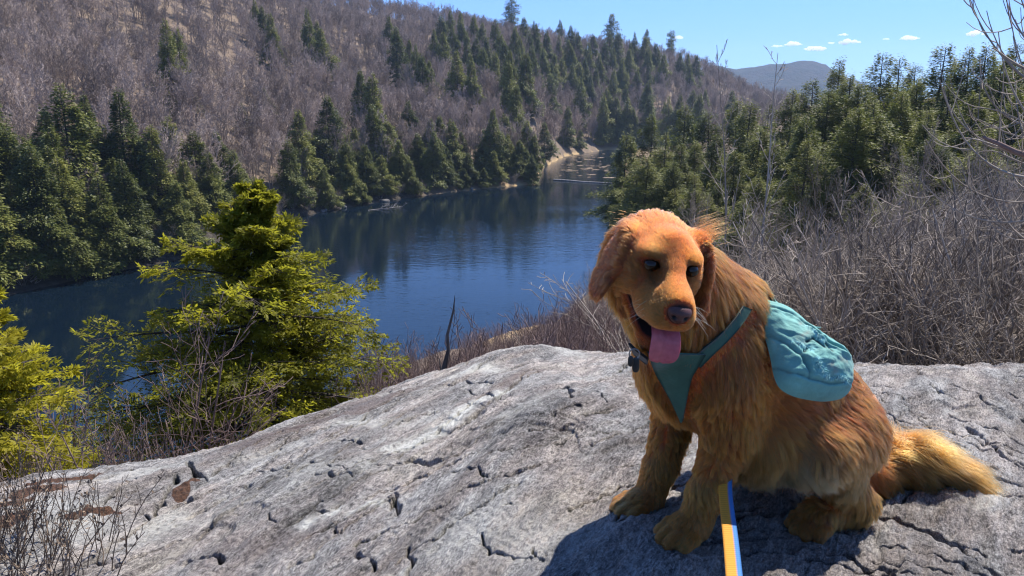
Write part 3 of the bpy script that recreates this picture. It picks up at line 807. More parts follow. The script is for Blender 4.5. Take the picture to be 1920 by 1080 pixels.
tag(e, 'bare shrub with long whips hooking upward at the right edge against the sky', 'shrub')
link('stem', mesh_np('stem', *stems, [M_RED], True), e)
link('broken_branch', mesh_np('broken_branch', *br, [M_RED], True), e)
link('crown', mesh_np('crown', *join(parts), [M_GREY], True), e)
# ---------------------------------------------------------------- the granite outcrop
_sil = [(-600, 985, 2.6, -.42), (-200, 935, 2.9, -.34), (0, 913, 3.0, -.29), (100, 890, 3.05, -.27), (250, 872, 3.1, -.24), (330, 862, 3.1, -.22), (430, 830, 3.2, -.19), (520, 795, 3.4, -.15), (600, 770, 3.6, -.12), (700, 740, 3.9, -.08), (760, 715, 4.1, -.06), (850, 685, 4.3, -.03), (930, 660, 4.5, 0), (985, 650, 4.6, .01), (1050, 655, 4.6, .02), (1100, 665, 4.5, .02), (1180, 672, 4.4, .03), (1300, 678, 4.3, .03), (1600, 680, 4.2, .03), (1750, 685, 4.1, .03), (1920, 692, 4.0, .03), (2300, 705, 3.8, .0), (2700, 740, 3.6, -.05)]
_sa = np.array([float(az_of(x, y)) for x, y, r, z in _sil]); _sr = np.array([r for x, y, r, z in _sil]); _s0 = np.array([z for x, y, r, z in _sil])
_st = np.array([ray(x, y)[2] / math.hypot(*ray(x, y)[:2]) for x, y, r, z in _sil])
def rock_base(x, y):
    a = np.degrees(np.arctan2(x, y)); r = np.hypot(x, y)
    rc, z0, sl = np.interp(a, _sa, _sr), np.interp(a, _sa, _s0), np.interp(a, _sa, _st)
    zc = CAMZ + rc * sl
    r0 = 1.0
    h = rc - r0; t = (r - r0) / h
    tc = np.clip(t, 0, 1)
    s0 = np.interp(a, [-40, 0, 10], [-0.03, 0.02, 0.0])
    z = (2 * tc ** 3 - 3 * tc ** 2 + 1) * z0 + (tc ** 3 - 2 * tc ** 2 + tc) * h * s0 + (-2 * tc ** 3 + 3 * tc ** 2) * zc + (tc ** 3 - tc ** 2) * h * sl
    o = np.maximum(r - rc, 0)
    z = z + o * sl - 0.75 * o * o - 0.25 * o ** 3
    z = z + np.minimum(r - r0, 0) * s0
    # the lower pale slab at the lower left steps down from the main hump
    return z
def rock_hit(px, py):
    x, y, dz = ray(px, py); h = math.hypot(x, y)
    rs = np.linspace(0.8, 6, 2600)
    d = CAMZ + dz / h * rs - rock_base(x / h * rs, y / h * rs)
    i = np.nonzero(d <= 0)[0]
    r = rs[i[0]] if len(i) else rs[np.argmin(d)]
    return np.array([x / h * r, y / h * r])
CR = [  # (points in the photo, half width m, depth m)
    ([(835, 722), (865, 712), (893, 712), (920, 717)], .011, .035), ([(760, 742), (800, 730), (835, 722)], .006, .012), ([(878, 728), (915, 742), (935, 752)], .006, .012),
    ([(1003, 690), (975, 712), (940, 748), (905, 772), (870, 795), (830, 815), (790, 832), (745, 850)], .013, .04),
    ([(1060, 742), (1070, 752), (1067, 762), (1070, 774)], .016, .05), ([(1112, 764), (1122, 767), (1134, 776)], .010, .03), ([(1120, 800), (1160, 790)], .004, .008),
    ([(1035, 808), (1055, 800), (1085, 793)], .010, .03), ([(990, 829), (1012, 826), (1040, 826), (1075, 821)], .011, .04), ([(965, 721), (985, 712), (1010, 700)], .006, .014),
    ([(770, 864), (800, 868), (830, 863)], .018, .05), ([(700, 882), (725, 877), (748, 873)], .008, .018), ([(640, 833), (655, 832), (672, 836)], .014, .035), ([(684, 843), (702, 846)], .011, .03),
    ([(595, 905), (630, 910), (665, 905), (690, 893)], .009, .022), ([(485, 885), (520, 887), (555, 882), (590, 880)], .012, .03), ([(560, 882), (620, 884), (660, 896)], .005, .01), ([(418, 915), (440, 912), (470, 906)], .011, .025), ([(545, 868), (500, 880)], .006, .012),
    ([(728, 932), (742, 930), (738, 944), (742, 956), (747, 966)], .015, .045), ([(622, 998), (640, 1012)], .010, .025), ([(668, 1046), (678, 1056)], .016, .05), ([(690, 1062), (706, 1076)], .010, .03), ([(765, 1030), (770, 1060), (768, 1090)], .009, .025), ([(635, 1002), (641, 1010)], .012, .03),
    ([(348, 876), (362, 886), (374, 892), (384, 902)], .014, .04), ([(330, 941), (345, 937), (356, 933)], .013, .03), ([(324, 978), (336, 976)], .010, .025), ([(348, 1067), (380, 1060), (408, 1056), (414, 1068)], .011, .03), ([(500, 985), (516, 996)], .009, .02), ([(172, 1045), (190, 1060)], .008, .02), ([(262, 962), (276, 966)], .009, .02),
    ([(330, 905), (310, 930), (290, 957), (250, 985), (231, 994), (190, 1025), (150, 1055), (100, 1082)], .011, .03), ([(1640, 945), (1670, 958), (1705, 975), (1740, 990), (1790, 1010), (1835, 1040), (1880, 1066)], .012, .045), ([(1790, 1010), (1830, 1018), (1860, 1030)], .006, .015), ([(1590, 1030), (1615, 1050), (1645, 1082)], .011, .03),
    ([(1806, 800), (1840, 820), (1870, 845), (1895, 862), (1935, 880)], .010, .035), ([(1688, 690), (1705, 702), (1722, 708), (1726, 720)], .009, .02), ([(1868, 700), (1890, 706), (1935, 716)], .008, .025), ([(1895, 748), (1912, 754)], .012, .03), ([(1630, 788), (1700, 798), (1760, 806)], .005, .012), ([(1740, 742), (1765, 752)], .006, .012),
    ([(1860, 878), (1875, 885)], .010, .02), ([(1660, 935), (1690, 930), (1720, 905)], .004, .008), ([(716, 737), (735, 733)], .012, .03), ([(760, 760), (772, 757)], .008, .02), ([(865, 640 + 118), (925, 768), (938, 752)], .004, .008), ([(870, 895), (905, 900), (915, 915)], .004, .008), ([(945, 958), (951, 958)], .006, .015), ([(1185, 735), (1200, 731)], .006, .012), ([(1170, 927), (1195, 928)], .007, .015), ([(900, 1005), (930, 1040), (1010, 1070)], .004, .008), ([(1000, 1040), (1015, 1085)], .005, .01), ([(560, 1015), (545, 1040)], .004, .008), ([(950, 873), (1040, 850), (1120, 830), (1180, 826)], .003, .006), ([(840, 900), (960, 862)], .003, .006),
]
_g = np.random.default_rng(17)
for _k in range(105):          # joints and foliation lines running with the grain
    _x, _y = _g.uniform(60, 1900), _g.uniform(700, 1075)
    _ys = float(np.interp(_x, [a for a, b, c, d in _sil], [b for a, b, c, d in _sil]))
    if _y < _ys + 22: continue
    _sl = -(0.55 if _x < 1150 else 0.20) * (0.5 + 0.8 * _g.random()) * (1 if _x < 1500 else -1.6); _L = _g.uniform(50, 240)
    _pts = [(_x, _y)]
    for _q in range(6):
        _x += _L / 6; _y += _L / 6 * _sl + _g.normal(0, 1.8); _pts.append((_x, _y))
    CR.append((_pts, _g.uniform(.003, .0065), _g.uniform(.008, .024)))
WHITE = [([(745, 842), (800, 815), (860, 785), (905, 755), (935, 742)], .045, 1.0), ([(870, 700), (900, 690), (930, 690)], .06, .7), ([(640, 795), (690, 790), (720, 800)], .05, .55), ([(665, 962), (690, 950), (715, 944)], .018, .9), ([(570, 995), (605, 975), (640, 955)], .022, .9), ([(740, 800), (800, 790)], .07, .35), ([(960, 655), (1010, 655), (1080, 668)], .10, .45), ([(1840, 930), (1850, 945)], .04, .5), ([(1040, 750), (1000, 780), (950, 790)], .05, .35), ([(1150, 668), (1180, 672)], .05, .9), ([(700, 745), (760, 725)], .03, .3), ([(300, 985), (240, 1010)], .08, .5), ([(210, 905), (330, 880)], .07, .5), ([(40, 960), (160, 980)], .09, .55), ([(390, 985), (470, 960)], .05, .3), ([(900, 1000), (1000, 1020)], .12, .35), ([(700, 880), (600, 900)], .1, .3), ([(540, 840), (470, 860)], .05, .4)]
MOSS = [([(40, 938), (80, 925), (110, 920)], .045), ([(80, 915), (130, 908), (190, 898)], .03), ([(325, 928), (350, 915), (378, 905)], .022), ([(130, 985), (170, 972), (215, 975)], .02), ([(0, 965), (25, 955)], .05), ([(10, 1000), (40, 985)], .03)]
PURP = [([(430, 850), (520, 815), (620, 785), (720, 748)], .14, .9), ([(930, 720), (960, 705), (1010, 695)], .05, .8), ([(420, 1060), (520, 1030), (600, 1010), (700, 990)], .10, .5), ([(850, 760), (1000, 745)], .07, .35), ([(1180, 1040), (1500, 1000)], .25, .3), ([(560, 830), (700, 800)], .12, .4)]
FD = rock_hit(1000, 700) - rock_hit(745, 850); FD /= np.linalg.norm(FD); FN = np.array([-FD[1], FD[0]])

def seg_dist(x, y, pts):
    best = np.full(x.shape, 999.0, np.float32)
    for (ax, ay), (bx_, by_) in zip(pts[:-1], pts[1:]):
        dx, dy = bx_ - ax, by_ - ay
        t = np.clip(((x - ax) * dx + (y - ay) * dy) / max(dx * dx + dy * dy, 1e-9), 0, 1)
        best = np.minimum(best, np.hypot(x - ax - t * dx, y - ay - t * dy))
    return best

ac = np.radians(np.concatenate([np.linspace(-120, -44, 70)[:-1], np.linspace(-44, 44, 1250), np.linspace(44, 120, 70)[1:]]))
rc_ = np.concatenate([np.linspace(0.02, 1.2, 40)[:-1], np.geomspace(1.2, 5.2, 820), np.linspace(5.2, 6.6, 30)[1:]])
A, RR = np.meshgrid(ac, rc_, indexing='ij')
X, Y = (np.sin(A) * RR).astype(np.float32), (np.cos(A) * RR).astype(np.float32)
Zb = rock_base(X, Y).astype(np.float32)
u, v = X * FD[0] + Y * FD[1], X * FN[0] + Y * FN[1]
wx, wy = X + 0.010 * NZ.fbm2(X * 22, Y * 22, 3), Y + 0.010 * NZ.fbm2(X * 22 + 9, Y * 22 + 4, 3)
dz = 0.030 * NZ.fbm2(u * 0.7, v * 1.9, 3) + 0.010 * NZ.fbm2(u * 3.0, v * 9.0, 3) + 0.0050 * NZ.fbm2(u * 14, v * 45, 3) + 0.0028 * NZ.fbm2(X * 70, Y * 70, 2)
# plucked facets and low ledges following the grain
st_ = NZ.fbm2(u * 1.3 + 5, v * 3.6, 3)
dz += 0.012 * smooth(-0.05, 0.02, st_) + 0.008 * smooth(0.33, 0.37, st_)
crk = np.zeros_like(X); 
for k, (pts, w, dep) in enumerate(CR):
    if sum(math.dist(p, q) for p, q in zip(pts[:-1], pts[1:])) < 24: w, dep = w * 0.62, dep * 0.6
    pl = [rock_hit(*p) for p in pts]
    mx_, mn_ = np.max(pl, 0) + 0.3, np.min(pl, 0) - 0.3
    sel = (X > mn_[0]) & (X < mx_[0]) & (Y > mn_[1]) & (Y < mx_[1])
    d = seg_dist(wx[sel], wy[sel], pl)
    ww = w * (0.75 + 0.6 * NZ.n2(X[sel] * 25 + k, Y[sel] * 25)) * 0.72
    ww = np.maximum(ww, 0.003)
    c = np.exp(-(d / ww) ** 4)
    dz[sel] -= (dep * 1.5 * c + 0.12 * dep * np.exp(-(d / (ww * 4)) ** 2)).astype(np.float32)
    crk[sel] = np.maximum(crk[sel], c)
def field(spec, wob):
    out = np.zeros_like(X)
    for k, it in enumerate(spec):
        pts, w = it[0], it[1]; amp = it[2] if len(it) > 2 else 1.0
        d = seg_dist(X + wob * 0.5 * NZ.fbm2(X * 7 + k, Y * 7, 3), Y + wob * 0.5 * NZ.fbm2(X * 7 + 31, Y * 7 + k, 3), [rock_hit(*p) for p in pts])
        out = np.maximum(out, amp * np.exp(-(d / w) ** 2))
    return out
white, moss, purp = field(WHITE, 0.05), field(MOSS, 0.06), field(PURP, 0.12)
dz += 0.012 * moss * (moss > 0.3) * (0.5 + 0.5 * NZ.n2(X * 60, Y * 60))
dz[:, RR[0] < 0.5] *= 0.5
Z = Zb + dz
nr = len(rc_)
i, j = np.meshgrid(np.arange(len(ac) - 1), np.arange(nr - 1), indexing='ij')
q = (i * nr + j).ravel()
F = np.stack([q, q + 1, q + nr + 1, q + nr], 1)[:, ::-1]
me = mesh_np('rock_outcrop', np.stack([X, Y, Z], -1).reshape(-1, 3), F, [], True)
attr(me, 'crack', crk.ravel()); attr(me, 'lichen', white.ravel()); attr(me, 'moss', moss.ravel()); attr(me, 'band', purp.ravel())

m = NT('granite'); P = m.pos()
ang = math.atan2(FD[1], FD[0])
G = m.n('Mapping', {'Vector': P, 'Rotation': (0, 0, -ang)}, vector_type='POINT').outputs[0]
def an(sx, sy): return m.n('Mapping', {'Vector': G, 'Scale': (sx, sy, (sx + sy) / 2)}).outputs[0]
grain = m.noise(an(70, 190), 1.0, 5, 0.75)
fine = m.noise(P, 330, 3, 0.7)
mid = m.noise(an(7, 24), 1.0, 6, 0.72)
big = m.noise(an(1.2, 3.4), 1.0, 5, 0.65)
tone = m.math('ADD', m.math('ADD', m.math('MULTIPLY', grain, 0.46), m.math('MULTIPLY', fine, 0.30)), m.math('ADD', m.math('MULTIPLY', mid, 0.32), m.math('MULTIPLY', big, 0.28)))
col = m.ramp(tone, [(0.58, (0.045, 0.042, 0.041)), (0.635, (0.155, 0.147, 0.142)), (0.69, (0.31, 0.298, 0.285)), (0.775, (0.64, 0.62, 0.585))])
streak = m.ramp(m.noise(an(0.9, 11), 1.0, 5, 0.62), [(0.44, (0, 0, 0)), (0.64, (1, 1, 1))])
col = m.mix(m.math('MULTIPLY', streak, 0.42), col, (0.085, 0.078, 0.076))
band = m.math('MULTIPLY', m.attr('band'), m.ramp(mid, [(0.40, (0.25, 0.25, 0.25)), (0.58, (1, 1, 1))]))
col = m.mix(m.math('MULTIPLY', band, 0.85), col, (0.088, 0.062, 0.062))
tint = m.ramp(m.noise(an(2.2, 6), 1.0, 4, 0.6), [(0.42, (1, 1, 1)), (0.56, (1.05, 0.93, 0.87)), (0.70, (1.08, 1.0, 0.86))])
col = m.mix(0.8, col, tint, 'MULTIPLY')
# lichen crust
li = m.math('MULTIPLY', m.attr('lichen'), m.math('ADD', m.ramp(m.noise(an(26, 60), 1.0, 5, 0.75), [(0.36, (0, 0, 0)), (0.48, (1, 1, 1))]), 0.22))
li2 = m.math('MULTIPLY', m.ramp(m.noise(P, 5.5, 6, 0.78), [(0.60, (0, 0, 0)), (0.68, (1, 1, 1))]), 0.55)
col = m.mix(m.math('MULTIPLY', m.math('MAXIMUM', li, li2), 0.92), col, (0.62, 0.61, 0.56))
dk = m.ramp(m.n('TexVoronoi', {'Vector': P, 'Scale': 24.0, 'Randomness': 1.0}).outputs[0], [(0.06, (1, 1, 1)), (0.14, (0, 0, 0))])
dk = m.math('MULTIPLY', dk, m.ramp(m.noise(P, 3.0, 3), [(0.52, (0, 0, 0)), (0.62, (1, 1, 1))]))
col = m.mix(m.math('MULTIPLY', dk, 0.75), col, (0.03, 0.028, 0.028))
mo = m.ramp(m.math('MULTIPLY', m.attr('moss'), m.math('ADD', m.noise(P, 28, 5, 0.7), 0.45)), [(0.40, (0, 0, 0)), (0.52, (1, 1, 1))])
col = m.mix(mo, col, m.ramp(m.noise(P, 90, 4, 0.7), [(0.3, (0.03, 0.018, 0.012)), (0.6, (0.14, 0.065, 0.035)), (0.8, (0.25, 0.15, 0.08))]))
cr_ = m.ramp(m.attr('crack'), [(0.25, (0, 0, 0)), (0.7, (1, 1, 1))])
col = m.mix(m.math('MULTIPLY', cr_, 0.9), col, m.ramp(m.noise(P, 12, 3), [(0.45, (0.018, 0.016, 0.015)), (0.7, (0.05, 0.055, 0.022))]))
m.set('Base Color', col); m.set('Roughness', 0.78); m.set('Specular IOR Level', 0.35)
hgt = m.math('ADD', m.math('MULTIPLY', grain, 0.9), m.math('ADD', m.math('MULTIPLY', fine, 0.35), m.math('MULTIPLY', mid, 1.6)))
m.set('Normal', m.bump(hgt, 1.0, 0.016))
me.materials.append(m.m)
tag(link('rock_outcrop', me), kind='structure')

_Zg = Z; _ag, _rg = np.degrees(ac), rc_
def rock_z(x, y):
    """height of the finished rock under a point (bilinear)"""
    a = np.degrees(np.arctan2(x, y)); r = np.hypot(x, y)
    fi = np.interp(a, _ag, np.arange(len(_ag))); fj = np.interp(r, _rg, np.arange(len(_rg)))
    i0, j0 = np.floor(fi).astype(int), np.floor(fj).astype(int)
    i1, j1 = np.minimum(i0 + 1, len(_ag) - 1), np.minimum(j0 + 1, len(_rg) - 1)
    fx, fy = fi - i0, fj - j0
    return (_Zg[i0, j0] * (1 - fx) + _Zg[i1, j0] * fx) * (1 - fy) + (_Zg[i0, j1] * (1 - fx) + _Zg[i1, j1] * fx) * fy

# dry weeds at the lower left
def weed(seed, n, hgt, spread):
    g = np.random.default_rng(seed)
    st = [((g.normal(0, spread), g.normal(0, spread), 0), (g.normal(0.12, 0.22), g.normal(0, 0.2), 1), hgt * g.uniform(0.5, 1.1), 0.0016) for _ in range(n)]
    lv = bare(seed, st, K=(6, 3), nch=(4,), ratio=(0.3,), ang=(35,), up=(0.02, 0.1), wig=(0.10, 0.12), first=(0.4,), rmin=0.0008, sides=(4, 3), tapers=0.5)
    stems = join(lv)
    # dry buds
    c = stems[0].reshape(-1, 3)[g.integers(0, len(stems[0]), n * 7)]
    d = unit(g.standard_normal((len(c), 3)) + np.array([0, 0, 1.2])); w = unit(np.cross(d, g.standard_normal((len(c), 3))))
    return stems, leaf_quads(c, d, w, np.full(len(c), 0.013), np.full(len(c), 0.006))
M_DRY = bark_mat('dry_stems', (0.07, 0.05, 0.04), (0.22, 0.16, 0.11), 10.0, 0.3)
for k, (x, y, n, hgt, sp) in enumerate([(20, 1075, 26, .30, .05), (75, 1090, 24, .26, .06), (130, 1060, 12, .25, .05), (200, 1050, 8, .27, .05), (40, 1010, 14, .22, .05), (5, 1050, 18, .32, .04)]):
    p = rock_hit(x, y)
    st, bd = weed(400 + k, n, hgt, sp)
    v_, f_ = join([st, bd]); e = link('dry_shrub', mesh_np('dry_shrub', v_, f_, [M_DRY]), loc=(p[0], p[1], float(rock_z(p[0], p[1])) - 0.005))
    pass
    e['weed'] = k
# ---------------------------------------------------------------- the dog: one implicit surface, then fur as hair curves
DO = np.array([0.329, 1.533, 0.0]); DO[2] = float(rock_z(DO[0], DO[1]))
DU = np.array([-0.9, -0.44, 0.0]); DU /= np.linalg.norm(DU)
DV = np.array([-DU[1], DU[0], 0.0])                 # the dog's left, towards the camera
DW = np.stack([DU, DV, np.array([0, 0, 1.0])])      # rows: local axes in world
def d2w(p): return np.asarray(p, float) @ DW + DO
def w2d(p): return (np.asarray(p, float) - DO) @ DW.T
def gz(f, l):
    w = d2w([f, l, 0.0]); return float(rock_z(w[0], w[1])) - DO[2]

# head frame (dog coordinates): F muzzle direction, L the dog's left, U up
def head_frame(px, py, l, yaw, pitch, roll):
    x, y, z = ray(px, py); c = np.array([0, 0, CAMZ]); d = np.array([x, y, z])
    t = (l - np.dot(c - DO, DV)) / np.dot(d, DV); p = c + t * d
    h = np.array([-p[0], -p[1], 0]); h /= np.linalg.norm(h)
    cy, sy = math.cos(yaw), math.sin(yaw)
    h = np.array([cy * h[0] - sy * h[1], sy * h[0] + cy * h[1], 0])
    zz = np.array([0, 0, 1.0])
    Fv = math.cos(pitch) * h - math.sin(pitch) * zz
    L0 = np.cross(zz, h); U0 = np.cross(Fv, L0)
    Lv = math.cos(roll) * L0 - math.sin(roll) * U0
    Uv = math.cos(roll) * U0 + math.sin(roll) * L0
    return w2d(p), np.stack([Fv, Lv, Uv]) @ DW.T
HC, HM = head_frame(1240, 468, 0.135, math.radians(14), math.radians(19), math.radians(10))
HS = 0.975
def H(f, l, u): return HC + HS * (np.array([f, l, u]) @ HM)
def HD(f, l, u): return unit(np.array([f, l, u], float) @ HM)

PR = []   # primitives
def cap(a, b, ra, rb, k=0.03, flow=(-0.6, 0, -0.7), fl=0.035, c=0, lift=0.35):
    PR.append(dict(t=0, a=np.array(a, float), b=np.array(b, float), ra=ra, rb=rb, k=k, flow=np.array(flow, float), fl=fl, c=c, lift=lift))
def ell(c0, r, M=None, k=0.03, flow=(-0.6, 0, -0.7), fl=0.035, c=0, lift=0.35):
    PR.append(dict(t=1, a=np.array(c0, float), r=np.array(r, float), M=np.eye(3) if M is None else M, k=k, flow=np.array(flow, float), fl=fl, c=c, lift=lift))
def hell(c0, r, k=0.012, flow=(-1, 0, 0), fl=0.008, c=3, lift=0.25, rot=None):
    M = HM
    if rot is not None:
        ax, an = rot; Rm = np.array(Matrix.Rotation(an, 3, ax).transposed()); M = Rm @ HM
    ell(H(*c0), np.array(r) * HS, M, k, HD(*flow), fl, c, lift)
def hcap(a, b, ra, rb, k=0.012, flow=(-1, 0, 0), fl=0.008, c=3, lift=0.25):
    cap(H(*a), H(*b), ra * HS, rb * HS, k, HD(*flow), fl, c, lift)
# colour index: 0 rusty gold, 1 gold, 2 pale feathering, 3 face, 4 paws, 5 ears, 6 muzzle
# trunk
cap((-.10, 0, .365), (-.345, .02, .225), .128, .130, .05, (-.55, 0, -.75), .042, 0)
ell((-.055, 0, .36), (.090, .105, .115), None, .05, (-.05, 0, -1), .050, 1)
cap((-.165, 0, .455), (-.43, .03, .20), .068, .095, .05, (-.8, 0, -.55), .034, 0, .25)
ell((-.418, .035, .150), (.102, .122, .130), None, .05, (-.7, .1, -.6), .042, 0, .28)
ell((-.25, .03, .20), (.15, .115, .09), None, .05, (-.35, .1, -.9), .070, 2)
# shoulders
for s in (1, -1):
    ell((-.10, .080 * s, .36), (.075, .050, .13), None, .05, (-.25, .1 * s, -.9), .035, 1)
# neck and ruff
nb = H(-.055, 0, -.045)
cap((-.105, .01, .47), nb, .098, .074, .05, (-.45, -.15, -.85), .045, 0)
cap((-.05, .02, .38), H(-.02, 0, -.075), .10, .062, .045, (-.05, -.1, -1), .05, 1)
# front legs
def paw(x, y, z, s, hx, fl=.015):
    """toes on the rock at (x, y), heading hx (unit 2-D)"""
    hx = np.array(hx, float); hx /= np.linalg.norm(hx); n = np.array([-hx[1], hx[0]])
    def q(a, b, c): return (x + hx[0] * a + n[0] * b, y + hx[1] * a + n[1] * b, z + c)
    ell(q(-.005, 0, .030), (.042, .037, .030), np.array([[hx[0], hx[1], 0], [n[0], n[1], 0], [0, 0, 1]]), .012, (hx[0] * .6, hx[1] * .6, -.7), fl, 4)
    for b, a in ((-.030, .026), (-.0105, .042), (.0105, .042), (.030, .026)):
        cap(q(a - .012, b, .026), q(a + .012, b * 1.08, .017), .0155, .0145, .004, (hx[0], hx[1], -.5), fl * .8, 4)
for s, ex, wx_, px_ in ((1, -.088, -.050, -.002), (-1, -.095, -.056, -.006)):
    zp = gz(px_, .083 * s)
    cap((-.08, .085 * s, .33), (ex, .090 * s, .235), .064, .049, .04, (-.35, .05 * s, -.9), .03, 1)
    cap((ex, .090 * s, .235), (wx_, .085 * s, zp + .105), .047, .032, .02, (-.25, 0, -1), .022, 1)
    cap((ex - .035, .088 * s, .215), (wx_ - .022, .085 * s, zp + .12), .026, .014, .02, (-.7, 0, -.8), .035, 2)
    cap((wx_, .085 * s, zp + .105), (px_ - .022, .083 * s, zp + .038), .035, .032, .015, (0, 0, -1), .017, 4)
    paw(px_, .083 * s, zp, s, (1, .12 * s))
# hind legs
for s in (1, -1):
    zf = gz(-.36, .12 * s)
    cap((-.402, .102 * s, .165), (-.305, .128 * s, .165), .088, .070, .04, (-.5, .25 * s, -.8), .042, 0)
    cap((-.310, .130 * s, .16), (-.445, .130 * s, zf + .06), .060, .040, .03, (-.5, .1 * s, -.8), .038, 2)
    cap((-.46, .130 * s, zf + .042), (-.35, .122 * s, zf + .038), .034, .032, .02, (.3, .1 * s, -.9), .022, 1)
    paw(-.335, .122 * s, gz(-.335, .122 * s), s, (1, .25 * s), .014)
# tail lying on the rock
TP = [(-.49, .03, .085), (-.60, .035, .062), (-.68, .030, .075), (-.745, .055, .070), (-.795, .115, .045)]
TP = [(a, b, c + gz(a, b) * min(1, i)) for i, (a, b, c) in enumerate(TP)]
for i, (p, q_) in enumerate(zip(TP[:-1], TP[1:])):
    r0, r1 = (.050, .036, .032, .026, .014)[i:i + 2]
    cap(p, q_, r0, r1, .03 if i == 0 else .015, np.array(q_) - np.array(p) + np.array([0, 0, -.03]), (.05, .09, .115, .12)[i], 0 if i == 0 else (1 if i < 2 else 2), .6)
NBODY = len(PR)
# head
hell((0, 0, -.006), (.078, .063, .055), .02, (-1, 0, .1), .013)
hell((-.045, 0, -.010), (.05, .056, .050), .03, (-1, 0, -.3), .02, 0)
hcap((.035, 0, .020), (.075, 0, .000), .034, .028, .02, (-1, 0, .4), .006)
for s in (1, -1):
    hell((.054, .034 * s, .020), (.024, .022, .015), .018, (-.8, .4 * s, .3), .007)
    hell((.016, .043 * s, -.032), (.055, .033, .050), .022, (-.9, .2 * s, -.4), .019, 3, .35)
    hell((.044, .040 * s, -.034), (.032, .020, .028), .012, (-1, .1 * s, -.2), .010)
hcap((.055, 0, -.026), (.142, 0, -.036), .040, .0345, .010, (-1, 0, .25), .006, 6)
hcap((.070, 0, -.004), (.156, 0, -.018), .026, .023, .015, (-1, 0, .3), .005, 6)
for s in (1, -1):
    hell((.130, .022 * s, -.048), (.037, .020, .025), .010, (-.8, .1 * s, -.5), .006, 6)
    hell((.090, .034 * s, -.056), (.045, .016, .027), .010, (-.7, .1 * s, -.6), .006, 6)
# lower jaw, open
hcap((.000, 0, -.085), (.088, 0, -.143), .038, .020, .015, (-1, 0, -.3), .012, 6)
for s in (1, -1):
    hcap((.02, .040 * s, -.070), (.085, .018 * s, -.130), .016, .011, .012, (-.8, 0, -.5), .008, 6)
hell((-.035, 0, -.065), (.055, .062, .055), .03, (-.6, 0, -.8), .03, 1)
# ears
hell((-.010, -.058, .010), (.034, .020, .026), .014, (-.1, -.4, -.9), .014, 5, .3, rot=('X', 0.45))
hell((.000, -.076, -.024), (.046, .0110, .056), .005, (-.05, -.2, -1), .013, 5, .25, rot=('X', -0.22))
hell((.010, -.092, -.066), (.038, .009, .040), .005, (.1, -.25, -1), .019, 5, .2, rot=('X', -0.30))
hell((-.012, .064, .014), (.032, .022, .026), .014, (-.1, .5, -.9), .016, 5, .35, rot=('X', -0.55))
hell((.002, .090, -.028), (.042, .0115, .058), .005, (-.05, .1, -1), .013, 5, .3, rot=('X', 0.17))
hell((.010, .100, -.082), (.034, .010, .044), .005, (0, .15, -1), .019, 5, .25, rot=('X', 0.12))
MOUTH = [((.092, 0, -.100), (.068, .036, .021), 0.36), ((.060, 0, -.080), (.042, .055, .0165), 0.45)]
EYES = [(.0775, .0365, .0065), (.0775, -.0365, .0065)]

def prim_d(p, P):
    if p['t'] == 0:
        ab = p['b'] - p['a']; w = P - p['a'].astype(np.float32)
        t = np.clip((w @ ab.astype(np.float32)) / np.float32(ab @ ab), 0, 1)
        q = w - t[..., None] * ab.astype(np.float32)
        return np.sqrt((q * q).sum(-1)) - (p['ra'] + t * np.float32(p['rb'] - p['ra']))
    q = (P - p['a'].astype(np.float32)) @ p['M'].T.astype(np.float32)
    r = p['r'].astype(np.float32)
    k0 = np.sqrt(((q / r) ** 2).sum(-1)); k1 = np.sqrt(((q / r ** 2) ** 2).sum(-1))
    return k0 * (k0 - 1) / np.maximum(k1, 1e-6)
def bbox(p, m):
    if p['t'] == 0:
        R_ = max(p['ra'], p['rb']) + m
        return np.minimum(p['a'], p['b']) - R_, np.maximum(p['a'], p['b']) + R_
    R_ = np.sqrt(((p['M'].T * p['r']) ** 2).sum(1)) + m
    return p['a'] - R_, p['a'] + R_
def smin(a, b, k):
    h = np.maximum(k - np.abs(a - b), 0) / k
    return np.minimum(a, b) - h * h * k * 0.25
def mouth_d(P):
    out = None
    for c0, r, an in MOUTH:
        M = np.array(Matrix.Rotation(an, 3, 'Y').transposed()) @ HM
        d = prim_d(dict(t=1, a=H(*c0), r=np.array(r) * HS, M=M), P)
        out = d if out is None else np.minimum(out, d)
    return out

RES = 0.0042
lo = np.array([-1.0, -.30, -.10]); hi = np.array([.36, .36, .86])
dims = np.ceil((hi - lo) / RES).astype(int)
D = np.full(dims, 0.5, np.float32)
ax = [(lo[i] + RES * np.arange(dims[i])).astype(np.float32) for i in range(3)]
def sub(b0, b1):
    i0 = np.clip(np.floor((b0 - lo) / RES).astype(int), 0, dims); i1 = np.clip(np.ceil((b1 - lo) / RES).astype(int) + 1, 0, dims)
    sl = tuple(slice(a, b) for a, b in zip(i0, i1))
    P = np.stack(np.meshgrid(ax[0][sl[0]], ax[1][sl[1]], ax[2][sl[2]], indexing='ij'), -1)
    return sl, P
for p in PR:
    b0, b1 = bbox(p, p['k'] + 0.02)
    sl, P = sub(b0, b1)
    D[sl] = smin(D[sl], prim_d(p, P), p['k'])
# mouth cavity and eye sockets
hp = H(.08, 0, -.08); sl, P = sub(hp - .12, hp + .12)
D[sl] = -smin(-D[sl], mouth_d(P), 0.006)
for e_ in EYES:
    ep = H(*e_); sl, P = sub(ep - .03, ep + .03)
    D[sl] = -smin(-D[sl], prim_d(dict(t=1, a=ep, r=np.array([.012, .0138, .0098]) * HS, M=np.array(Matrix.Rotation(-.22 * np.sign(e_[1]), 3, 'X').transposed()) @ HM), P), 0.003)

